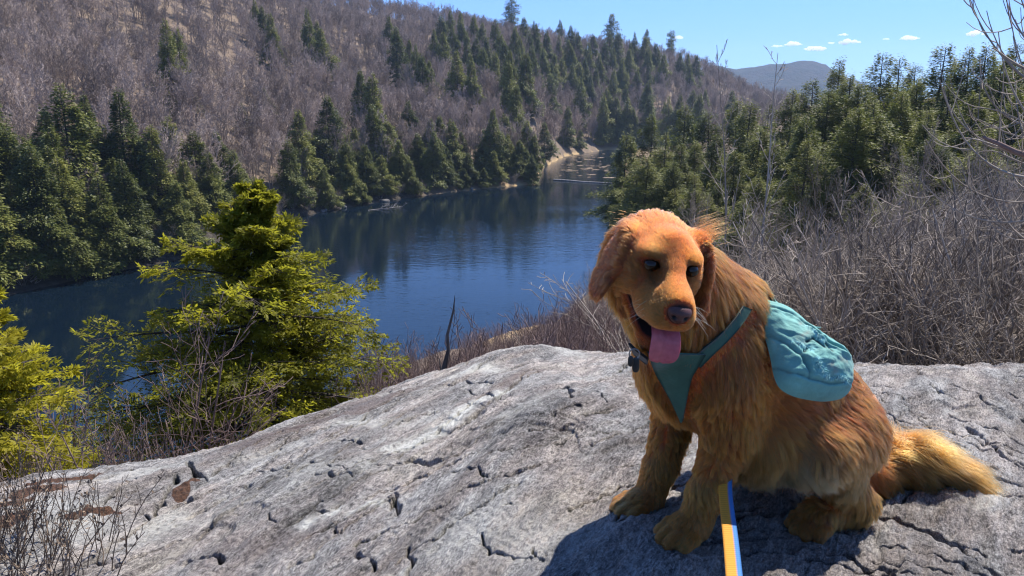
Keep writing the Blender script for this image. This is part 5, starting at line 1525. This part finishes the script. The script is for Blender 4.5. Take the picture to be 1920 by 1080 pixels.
M_BLACK = cloth_mat('black_webbing', (0.012, 0.012, 0.013))
pack = link('dog_backpack', None, loc=tuple(d2w((-.25, 0, .40)))); bpy.context.view_layer.update()
PO_ = np.array(pack.location)
def W(v): return d2w(v) - PO_
tag(pack, "worn teal canvas dog pack with frayed rips strapped on the golden retriever", 'dog pack')
me = mesh_np('pannier', W(PKV), PKF, [M_TEAL], True)
z2 = np.zeros(nv)
nn_ = 0.5 + 0.5 * nzp.fbm2(gx / 4, gy / 4, 2)
attr(me, 'dirt', np.concatenate([np.clip(np.exp(-(dd / 6) ** 2) * (0.2 + nn_) * 0.8, 0, 1).ravel() * 0.85, z2]))
attr(me, 'hole', np.concatenate([(np.exp(-(dh / (2.2 + 2.0 * (nn_ - .5))) ** 4)).ravel() * 0.92, z2]))
attr(me, 'fray', np.concatenate([np.clip(np.exp(-(dfy / 4.5) ** 2) * (nn_ * 1.6 - 0.3), 0, 1).ravel(), z2]))
attr(me, 'seam', np.concatenate([(0.85 * np.exp(-(ds / 1.5) ** 2) * (0.5 + 0.5 * nn_)).ravel(), z2]))
link('pannier', me, pack)
for nm_, rb, nb_ in (('chest_panel', PANEL, 11), ('shoulder_strap', STRAP, 5)):
    me = mesh_np(nm_, W(rb[0]), rb[1], [M_TEAL2], True)
    j_ = np.arange(len(rb[0])) % nb_; attr(me, 'seam', np.where((j_ == 0) | (j_ == nb_ - 1), 0.9, 0.0)); link(nm_, me, pack)
link('saddle', mesh_np('saddle', W(SADDLE[0]), SADDLE[1], [M_TEAL], True), pack)
# frayed threads and the small pull tab on the top edge
def pk_pt(x, y, o=0.0):
    k = np.argmin(((px.reshape(-1, 2) - np.array([x, y])) ** 2).sum(1)); return PT.reshape(-1, 3)[k] + PN * o
gg = np.random.default_rng(8); th = []
for ln_ in FRAY:
    for (a, b), (c, d) in zip(ln_[:-1], ln_[1:]):
        for q in range(22):
            t = gg.random(); p = pk_pt(a + t * (c - a) + gg.normal(0, 1.5), b + t * (d - b) + gg.normal(0, 1.5), .0005)
            dr = unit(np.array([gg.normal(0, .5), .25, gg.normal(-.6, .5)]))
            th.append(polytube(np.array([p, p + dr * .004 + PN * .0015, p + dr * gg.uniform(.006, .011) + PN * .0006]), [.0005, .0005, .0003], 3))
M_THR = cloth_mat('pale_teal_threads', (0.28, 0.55, 0.55))
fr = link('frayed_edge', mesh_np('frayed_edge', W(join(th)[0]), join(th)[1], [M_THR], True), pack)
tabp = [on_plane(np.array(x), np.array(y)) + PN * .008 for x, y in ((1512, 622), (1522, 617), (1534, 617))]
link('pull_tab', mesh_np('pull_tab', *[W(a) if k == 0 else a for k, a in enumerate(polytube(np.array(tabp), [.004, .003, .0012], 6))], [M_TEAL], True), pack)
# collar with tags
co = link('dog_collar', mesh_np('dog_collar', COLLAR[0] @ DW, COLLAR[1], [M_BLACK], True), loc=tuple(DO))
tag(co, "black collar with dangling tags round the golden retriever's neck", 'collar')
tp_ = surf(np.array([1190.]), np.array([655.]), .03)[0]
if np.isnan(tp_[0]): tp_ = surf(np.array([1200.]), np.array([660.]), .03)[0]
vw = unit(w2d(np.array([0, 0, CAMZ])) - tp_); sx = unit(np.cross(vw, [0, 0, 1.0]))
ringp = tp_ + np.array([[0, 0, -.008]]) + .009 * np.stack([np.cos(np.linspace(0, 6.283, 15))[:, None] * sx[None], np.sin(np.linspace(0, 6.283, 15))[:, None] * np.array([[0, 0, 1.0]])]).sum(0)
m = NT('dark_metal'); m.set('Base Color', (0.25, 0.25, 0.26, 1)); m.set('Metallic', 1.0); m.set('Roughness', 0.3)
link('ring', mesh_np('ring', polytube(ringp, .0012, 6)[0] @ DW, polytube(ringp, .0012, 6)[1], [m.m], True), co)
m = NT('black_tag'); m.set('Base Color', (0.012, 0.012, 0.014, 1)); m.set('Roughness', 0.35)
for q, (ox, oz, w_, h_) in enumerate(((-.003, -.028, .0065, .014), (.006, -.022, .005, .010))):
    v, f = uv_ball(np.zeros(3), np.array([w_, .0018, h_]), np.stack([sx, vw, [0, 0, 1.0]]), 20, 12, lambda p: np.sign(p) * np.abs(p) ** 0.7)
    link('tag', mesh_np('tag', (v + tp_ + sx * ox + np.array([0, 0, oz]) + vw * .004 * q) @ DW, f, [m.m], True), co)
# leash: flat ribbed webbing, yellow-orange with a blue edge, rising towards the person holding it
LP = np.array([(1362, 880, 1.62), (1359, 915, 1.575), (1363, 955, 1.50), (1369, 1000, 1.41), (1373, 1040, 1.33), (1377, 1085, 1.25), (1384, 1140, 1.14), (1400, 1230, 0.98)], float)
kk = np.arange(len(LP)); tk = np.linspace(0, len(LP) - 1, 420)
def sp(c):
    for _ in range(1): pass
    y = np.interp(tk, kk, LP[:, c]); k9 = np.ones(61) / 61
    pad = np.concatenate([2 * y[0] - y[1:31][::-1], y, 2 * y[-1] - y[-31:-1][::-1]]); return np.convolve(pad, k9, 'valid')
lx, ly, lt = sp(0), sp(1), sp(2)
C3 = np.stack(ray(lx, ly), -1) * lt[:, None] + np.array([0, 0, CAMZ])
tg = unit(np.gradient(C3, axis=0)); side = unit(np.cross(tg, unit(-C3 + np.array([0, 0, CAMZ])))); side[:] = np.where((side[:, :1] < 0), -side, side)
nm = unit(np.cross(side, tg)); nm = np.where(((nm * (np.array([0, 0, CAMZ]) - C3)).sum(1) < 0)[:, None], -nm, nm)
arc = np.concatenate([[0], np.cumsum(np.linalg.norm(np.diff(C3, axis=0), axis=1))])
us = np.linspace(-1, 1, 9); HWD = .0135
rib = .0011 * np.abs(np.sin(arc * math.pi / .0075)) ** 0.7
top = C3[:, None] + side[:, None] * (us * HWD)[None, :, None] + nm[:, None] * (.0012 + rib[:, None] * (np.abs(us) < .95))[..., None]
bot = C3[:, None] + side[:, None] * (us * HWD)[None, :, None] - nm[:, None] * .0012
V = np.concatenate([top.reshape(-1, 3), bot.reshape(-1, 3)]); o = len(C3) * 9; F = []
for i in range(len(C3) - 1):
    for j in range(8):
        q = (i * 9 + j, i * 9 + j + 1, (i + 1) * 9 + j + 1, (i + 1) * 9 + j); F.append(q); F.append(tuple(x + o for x in q[::-1]))
    for j in (0, 8): F.append((i * 9 + j, (i + 1) * 9 + j, (i + 1) * 9 + j + o, i * 9 + j + o))
me = mesh_np('leash', V, np.array(F), [], True)
cyel, cblu = np.array([.62, .27, .022]), np.array([.045, .17, .42])
uc = np.tile(us, len(C3)); rc2 = np.repeat(rib / .0011, 9)
cc = np.where((uc > 0.44)[:, None], cblu, cyel * (0.62 + 0.38 * rc2)[:, None]); cc = np.concatenate([cc, np.where((uc > 0.38)[:, None], cblu, cyel)])
attr(me, 'webbing', np.concatenate([cc, np.ones((len(cc), 1))], 1), kind='FLOAT_COLOR')
m = NT('leash_webbing'); m.set('Base Color', m.attr('webbing', 'Color')); m.set('Roughness', 0.8); m.set('Normal', m.bump(m.noise(m.obj(), 900, 2), 0.4, .001)); me.materials.append(m.m)
tag(link('leash', me), 'yellow and blue ribbed leash hanging down from the dog to the bottom edge', 'leash')
# ---------------------------------------------------------------- driftwood, floating mats, shore boulders, clouds, haze
def on_lake(px, py):
    x, y, dz = ray(px, py); t = (LAKE - CAMZ) / dz
    return np.array([x * t, y * t, LAKE])
gx_ = np.random.default_rng(55)
def dead_branch(name, a, b, rad, n_tw, label, lift=0.25):
    a, b = on_lake(*a), on_lake(*b)
    L_ = np.linalg.norm(b - a); d = (b - a) / L_
    st = [(a * 0, d + np.array([0, 0, 0.05]), L_, rad)]
    lv = bare(int(abs(a[0]) * 10), st, K=(8, 5, 3), nch=(n_tw, 4), ratio=(0.45, 0.4), ang=(35, 40), up=(0.0, lift * 0.3, 0.1), wig=(0.07, 0.15, 0.2), first=(0.2, 0.2), rmin=0.03, sides=(6, 4, 3))
    v, f = join(lv); v[:, 2] = np.abs(v[:, 2]) * 0.8 + 0.03
    tag(link(name, mesh_np(name, v, f, [M_DEAD], True), loc=tuple(a)), label, 'driftwood')
dead_branch('fallen_branch', (142, 516), (214, 510), 0.16, 9, 'pale dead branch lying in the water off the dark left shore')
dead_branch('fallen_branch', (10, 548), (128, 524), 0.14, 10, 'long bleached fallen branch reaching into the lake at the left edge', 0.6)
dead_branch('fallen_branch', (690, 395), (752, 388), 0.14, 8, 'tangle of grey dead twigs in the lake below the far hemlocks')
a, b = on_lake(1038, 338), on_lake(1150, 345)
pts = np.array([a + (b - a) * t + np.array([0, 0, 0.12 + 0.05 * math.sin(9 * t)]) for t in np.linspace(0, 1, 14)])
tag(link('floating_log', mesh_np('floating_log', *polytube(pts - a, 0.28 * np.linspace(1.0, 0.5, 14), 8), [M_DEAD], True), loc=tuple(a)), 'long pale log floating across the narrow far end of the lake', 'driftwood')
# mats of dead water plants
parts = []
for q in range(70):
    x, y = gx_.uniform(1045, 1145), gx_.uniform(286, 334)
    if y > 322 and gx_.random() < .5: continue
    c = on_lake(x, y); n = 14; an = np.linspace(0, 2 * math.pi, n, endpoint=False)
    r = gx_.uniform(0.5, 2.6) * (0.7 + 0.5 * gx_.random(n)); th = gx_.uniform(0, 3.14)
    ring = np.stack([r * np.cos(an), r * 0.45 * np.sin(an)], 1) @ np.array([[math.cos(th) * .3 + .7, math.sin(th) * .3], [-math.sin(th) * .3, math.cos(th) * .3 + .7]])
    top = np.concatenate([ring * 0.45, ring, ring * 1.02]); z = np.concatenate([np.full(n, .10) + .05 * gx_.random(n), np.full(n, .05), np.full(n, -.15)])
    v = np.column_stack([top, z]) + c; i = np.arange(n); j = (i + 1) % n
    f = np.concatenate([np.stack([i + n, j + n, j, i], 1), np.stack([i + 2 * n, j + 2 * n, j + n, i + n], 1), [[0, 2 * k, 2 * k + 1, 2 * k + 2] for k in range(1, 6)]])
    parts.append((v, f))
m = NT('dead_reeds'); m.set('Base Color', m.ramp(m.noise(m.pos(), 1.2, 4, .7), [(.35, (.07, .05, .035)), (.65, (.34, .24, .14))])); m.set('Roughness', .95)
M_REED = m.m
tag(link('floating_reeds', mesh_np('floating_reeds', *join(parts), [M_REED])), 'scattered tan mats of dead reeds on the far end of the lake', 'reeds', kind='stuff')
# shore boulders
m = NT('shore_boulder'); m.set('Base Color', m.ramp(m.noise(m.pos(), 2.0, 5, .7), [(.35, (.06, .055, .05)), (.7, (.22, .205, .19))])); m.set('Roughness', .9)
BLD = [(606, 397, 'low'), (640, 390, 'broad'), (722, 378, 'small'), (884, 356, 'flat')]
for k, (x, y, w_) in enumerate(BLD):
    c = on_lake(x, y); r = 0.40 + 0.35 * gx_.random()
    v, f = uv_ball(np.zeros(3), np.array([r * 1.5, r, r * .8]), np.eye(3), 18, 12)
    nn = NZ.fbm2(v[:, 0] * 1.3 + k * 3, v[:, 1] * 1.3 + v[:, 2], 3); v = v * (1 + 0.5 * nn[:, None])
    o = link('shore_boulder', mesh_np('shore_boulder', v, f, [m.m], True), loc=(c[0], c[1], LAKE + .1))
    tag(o, f'{w_} grey boulder at the water line of the far shore, ' + ['leftmost of four', 'second of four from left', 'third of four from left', 'rightmost of four'][k], 'boulder', 'boulders along the far shore')
# clouds
m = NT('cloud_white'); m.t.nodes.remove(m.b)
pv = m.n('VolumePrincipled'); pv.inputs['Color'].default_value = (1, 1, 1, 1); pv.inputs['Density'].default_value = 0.03; pv.inputs['Anisotropy'].default_value = 0.4
m.t.links.new(pv.outputs[0], m.out.inputs['Volume'])
CL = [(1272, 70, 14, 6, 'small round'), (1458, 86, 20, 4, 'faint flat'), (1487, 82, 26, 7, 'small puffy'), (1529, 90, 36, 8, 'larger flat-bottomed'), (1581, 65, 16, 4, 'tiny upper'), (1585, 78, 50, 7, 'longest flat'), (1662, 73, 10, 3, 'tiny faint'), (1707, 71, 30, 7, 'bright'), (1830, 62, 24, 9, 'rightmost')]
RC = 16000.0
for k, (x, y, w_, h_, nm_) in enumerate(CL):
    d = np.array(ray(x, y)); d /= np.linalg.norm(d); c = d * RC + np.array([0, 0, CAMZ]); s = RC / FPX
    parts = []
    for q in range(16):
        ox = gx_.uniform(-.5, .5); hz = (1 - (2 * ox) ** 2)
        r = s * h_ * gx_.uniform(.22, .5) * (0.35 + .65 * hz)
        v, f = uv_ball(np.array([ox * w_ * s, gx_.uniform(-.4, .4) * w_ * s * .5, (-.28 + .55 * hz * gx_.random()) * h_ * s * .8]), np.array([r * 1.9, r * 1.9, r]), np.eye(3), 14, 9)
        v = v + 0.22 * r * unit(v - v.mean(0)) * NZ.fbm2(v[:, 0] / r, v[:, 2] / r + q, 3)[:, None]
        parts.append((v, f))
    th = math.atan2(d[0], d[1]); Rz = np.array([[math.cos(th), -math.sin(th), 0], [math.sin(th), math.cos(th), 0], [0, 0, 1]])
    v, f = join(parts)
    tag(link('cloud', mesh_np('cloud', v @ Rz, f, [m.m], True), loc=tuple(c)), f'{nm_} white cloud low in the blue sky above the distant blue hill', 'cloud', 'small clouds above the far hill')
# ---------------------------------------------------------------- labels: every tree is named by what it stands beside
ORD = ['leftmost', 'second from left', 'third from left', 'fourth from left', 'fifth from left', 'sixth from left', 'seventh from left', 'eighth from left', 'ninth from left', 'tenth from left', 'eleventh from left', 'twelfth from left']
def cells(objs, key, text, cat, group, top=None):
    """objects that share a landmark are told apart by their order along it"""
    by = {}
    for o in objs:
        p = pix((o.location.x, o.location.y, o.location.z)); by.setdefault(key(o, p), []).append((float(p[0]), o))
    for k, lst in by.items():
        lst.sort(key=lambda t: t[0]); n = len(lst)
        for i, (x, o) in enumerate(lst):
            base = text(k)
            if n > 1:
                if i == n - 1: w_ = 'rightmost'
                elif i < len(ORD): w_ = ORD[i]
                else: w_ = ['fourth from right', 'third from right', 'second from right'][max(0, 3 - (n - i))] if n - i <= 4 else 'in the middle of the row'
                base = base + ', ' + w_
            tag(o, base, cat, group(k) if callable(group) else group)
def pick(x, table):
    for lim, t in table:
        if x < lim: return t
    return table[-1][1]
FAR_T = [(60, 'at the left edge'), (130, 'above the fallen branches'), (205, 'over the dark left cove'), (270, 'left of the near yellow-green hemlock'), (345, 'near the yellow-green hemlock, left side'), (420, 'behind the yellow-green hemlock, left half'), (500, 'behind the yellow-green hemlock tip'), (580, 'right of the yellow-green hemlock tip'), (640, 'above the low boulders'), (700, 'past the low boulders'), (760, 'above the grey twigs in the lake'), (830, 'midway along the far shore'), (900, 'left of the tan point'), (960, 'on the tan point'), (1015, 'at the tip of the tan point'), (1080, 'beyond the tan point'), (1190, 'at the far bend of the lake')]
def rs_of(o):
    x, y = o.location.x, o.location.y
    return math.hypot(x, y) - float(shore(math.degrees(math.atan2(x, y))))
cells(conifers[:n_left], lambda o, p: ('front' if rs_of(o) < 9 else 'back', pick(p[0], FAR_T)), lambda k: ('front-row hemlock ' if k[0] == 'front' else 'back-row hemlock ') + k[1], 'tree', 'hemlocks along the far shore')
HT_ = [(560, 'above the left shore'), (720, 'above the low boulders'), (810, 'left of the conifer belt'), (860, 'at the conifer belt left end'), (905, 'left in the conifer belt'), (950, 'mid conifer belt'), (1000, 'right of the tallest pine'), (1060, 'above the tan point'), (1110, 'above the narrow lake end'), (1150, 'above the far bend'), (1210, 'above the right shore hemlocks'), (1500, 'left of the blue mountain')]
def band(p): return 'near the skyline' if p[1] < np.interp(p[0], [700, 1150, 1430], [60, 110, 215]) else ('halfway up the hill' if p[1] < np.interp(p[0], [700, 1150, 1430], [130, 190, 260]) else 'low on the hill')
cells(conifers[n_left:n_hill], lambda o, p: (band(p), pick(p[0], HT_)), lambda k: f'dark conifer {k[0]}, {k[1]}', 'tree', 'conifers scattered over the hill')
for o in conifers[n_left:n_hill]:
    if o.name.startswith('pine'): pass
RT_ = [(1185, "at the lake's right edge"), (1215, 'beside the lake above the dog'), (1250, "above the dog's left-hand ear"), (1290, "above the dog's head"), (1330, "above the dog's other ear"), (1375, 'left of the two thin saplings'), (1425, 'behind the two thin saplings'), (1465, 'right of the two thin saplings'), (1510, 'below the left half of the blue mountain'), (1560, 'below the right half of the blue mountain'), (1610, 'just right of the blue mountain'), (1660, 'under the longest cloud'), (1710, 'under the bright cloud'), (1770, 'right of the bright cloud'), (1830, 'left of the arching whips'), (1880, 'behind the arching whips'), (2100, 'at the right edge')]
cells(conifers[n_hill:], lambda o, p: ('front' if math.hypot(o.location.x, o.location.y) < 85 else 'back', pick(p[0], RT_)), lambda k: ('front-row hemlock ' if k[0] == 'front' else 'back-row hemlock ') + k[1], 'tree', 'hemlocks right of the lake')
# bare trees of the hill: alike within their stretch of slope
for o in bare_hill:
    p = pix((o.location.x, o.location.y, o.location.z + 5))
    tag(o, 'leafless grey-brown tree just above the far shore, ' + pick(p[0], FAR_T), 'tree', 'leafless trees ' + pick(p[0], FAR_T))
TH_ = [(1360, 'right of the dog head'), (1410, 'behind the two thin saplings'), (1450, 'above the teal pack'), (1500, 'over the teal pack top'), (1550, 'over the middle of the pack'), (1600, 'just right of the teal pack'), (1660, 'over the dog rump'), (1720, 'over the tail base'), (1780, 'over the tail'), (1840, 'over the tail tip'), (1890, 'under the arching whips'), (2200, 'at the right edge')]
def depth_w(o):
    r = math.hypot(o.location.x, o.location.y); return 'close behind the rock' if r < 10 else ('in mid thicket' if r < 20 else 'far back')
cells(thicket, lambda o, p: (depth_w(o), pick(p[0], TH_)), lambda k: f'grey shrub {k[0]} {k[1]}', 'shrub', 'bare shrubs of the thicket behind the dog')
cells(bare_right, lambda o, p: ('nearer' if math.hypot(o.location.x, o.location.y) < 34 else 'farther', pick(p[0], [(1150, 'at the bank left of the dog head'), (1220, 'hidden behind the dog head')] + TH_)), lambda k: f'{k[0]} bare grey tree {k[1]}', 'tree', 'bare trees before the right-hand hemlocks')
RD_ = [(150, 'at the left edge'), (250, 'under the bare sapling'), (400, 'at the near hemlock foot'), (760, 'right of the near hemlock'), (815, 'left of the dead stub'), (870, 'right of the dead stub'), (930, "left of the rock's crest"), (990, "behind the rock's crest"), (1050, "right of the rock's crest"), (1110, 'left of the dog'), (1170, 'at the dog face'), (1240, 'behind the dog head'), (1400, 'behind the dog neck')]
def depth_r(o):
    r = math.hypot(o.location.x, o.location.y); return 'close' if r < 8.5 else ('middle' if r < 12 else 'far')
cells(red, lambda o, p: (depth_r(o), pick(p[0], RD_)), lambda k: f'reddish shrub in the {k[0]} row {k[1]}' if k[0] != 'close' else f'reddish shrub touching the rock {k[1]}', 'shrub', 'reddish shrubs behind the rock')
cells([o for o in shore_sh], lambda o, p: pick(p[0], FAR_T), lambda k: 'bare shrub at far water ' + k, 'shrub', 'bare shrubs along the far shore')
cells([o for o in bpy.data.objects if 'fs' in o], lambda o, p: pick(p[0], FAR_T), lambda k: 'bare tree among hemlocks ' + k, 'tree', 'bare trees among the far hemlocks')
WL = ['at the very left edge', 'densest by the bottom left corner', 'thin one right of the dense clump', 'sparse one farthest right', 'up by the brown moss', 'tallest behind the others']
for o in bpy.data.objects:
    if 'weed' in o: tag(o, 'dry brown twiggy low shrub on the rock, ' + WL[int(o['weed']) % 6], 'shrub', 'dry low shrubs at the lower left')
# ---------------------------------------------------------------- air
hz = bpy.data.meshes.new('haze')
x0, x1, y0, y1, z0, z1 = -3600, 3600, -600, 5200, -60, 330
hv = [(x, y, z) for x in (x0, x1) for y in (y0, y1) for z in (z0, z1)]
hz.from_pydata(hv, [], [(0, 1, 3, 2), (4, 6, 7, 5), (0, 4, 5, 1), (2, 3, 7, 6), (0, 2, 6, 4), (1, 5, 7, 3)])
m = bpy.data.materials.new('thin_air'); m.use_nodes = True
m.node_tree.nodes.remove(m.node_tree.nodes['Principled BSDF'])
pv = m.node_tree.nodes.new('ShaderNodeVolumePrincipled')
pv.inputs['Color'].default_value = (0.55, 0.74, 1.0, 1); pv.inputs['Density'].default_value = 0.00012; pv.inputs['Anisotropy'].default_value = 0.2
m.node_tree.links.new(pv.outputs[0], m.node_tree.nodes['Material Output'].inputs['Volume'])
hz.materials.append(m)
tag(link('haze', hz), kind='stuff')
S.cycles.volume_step_rate = 10
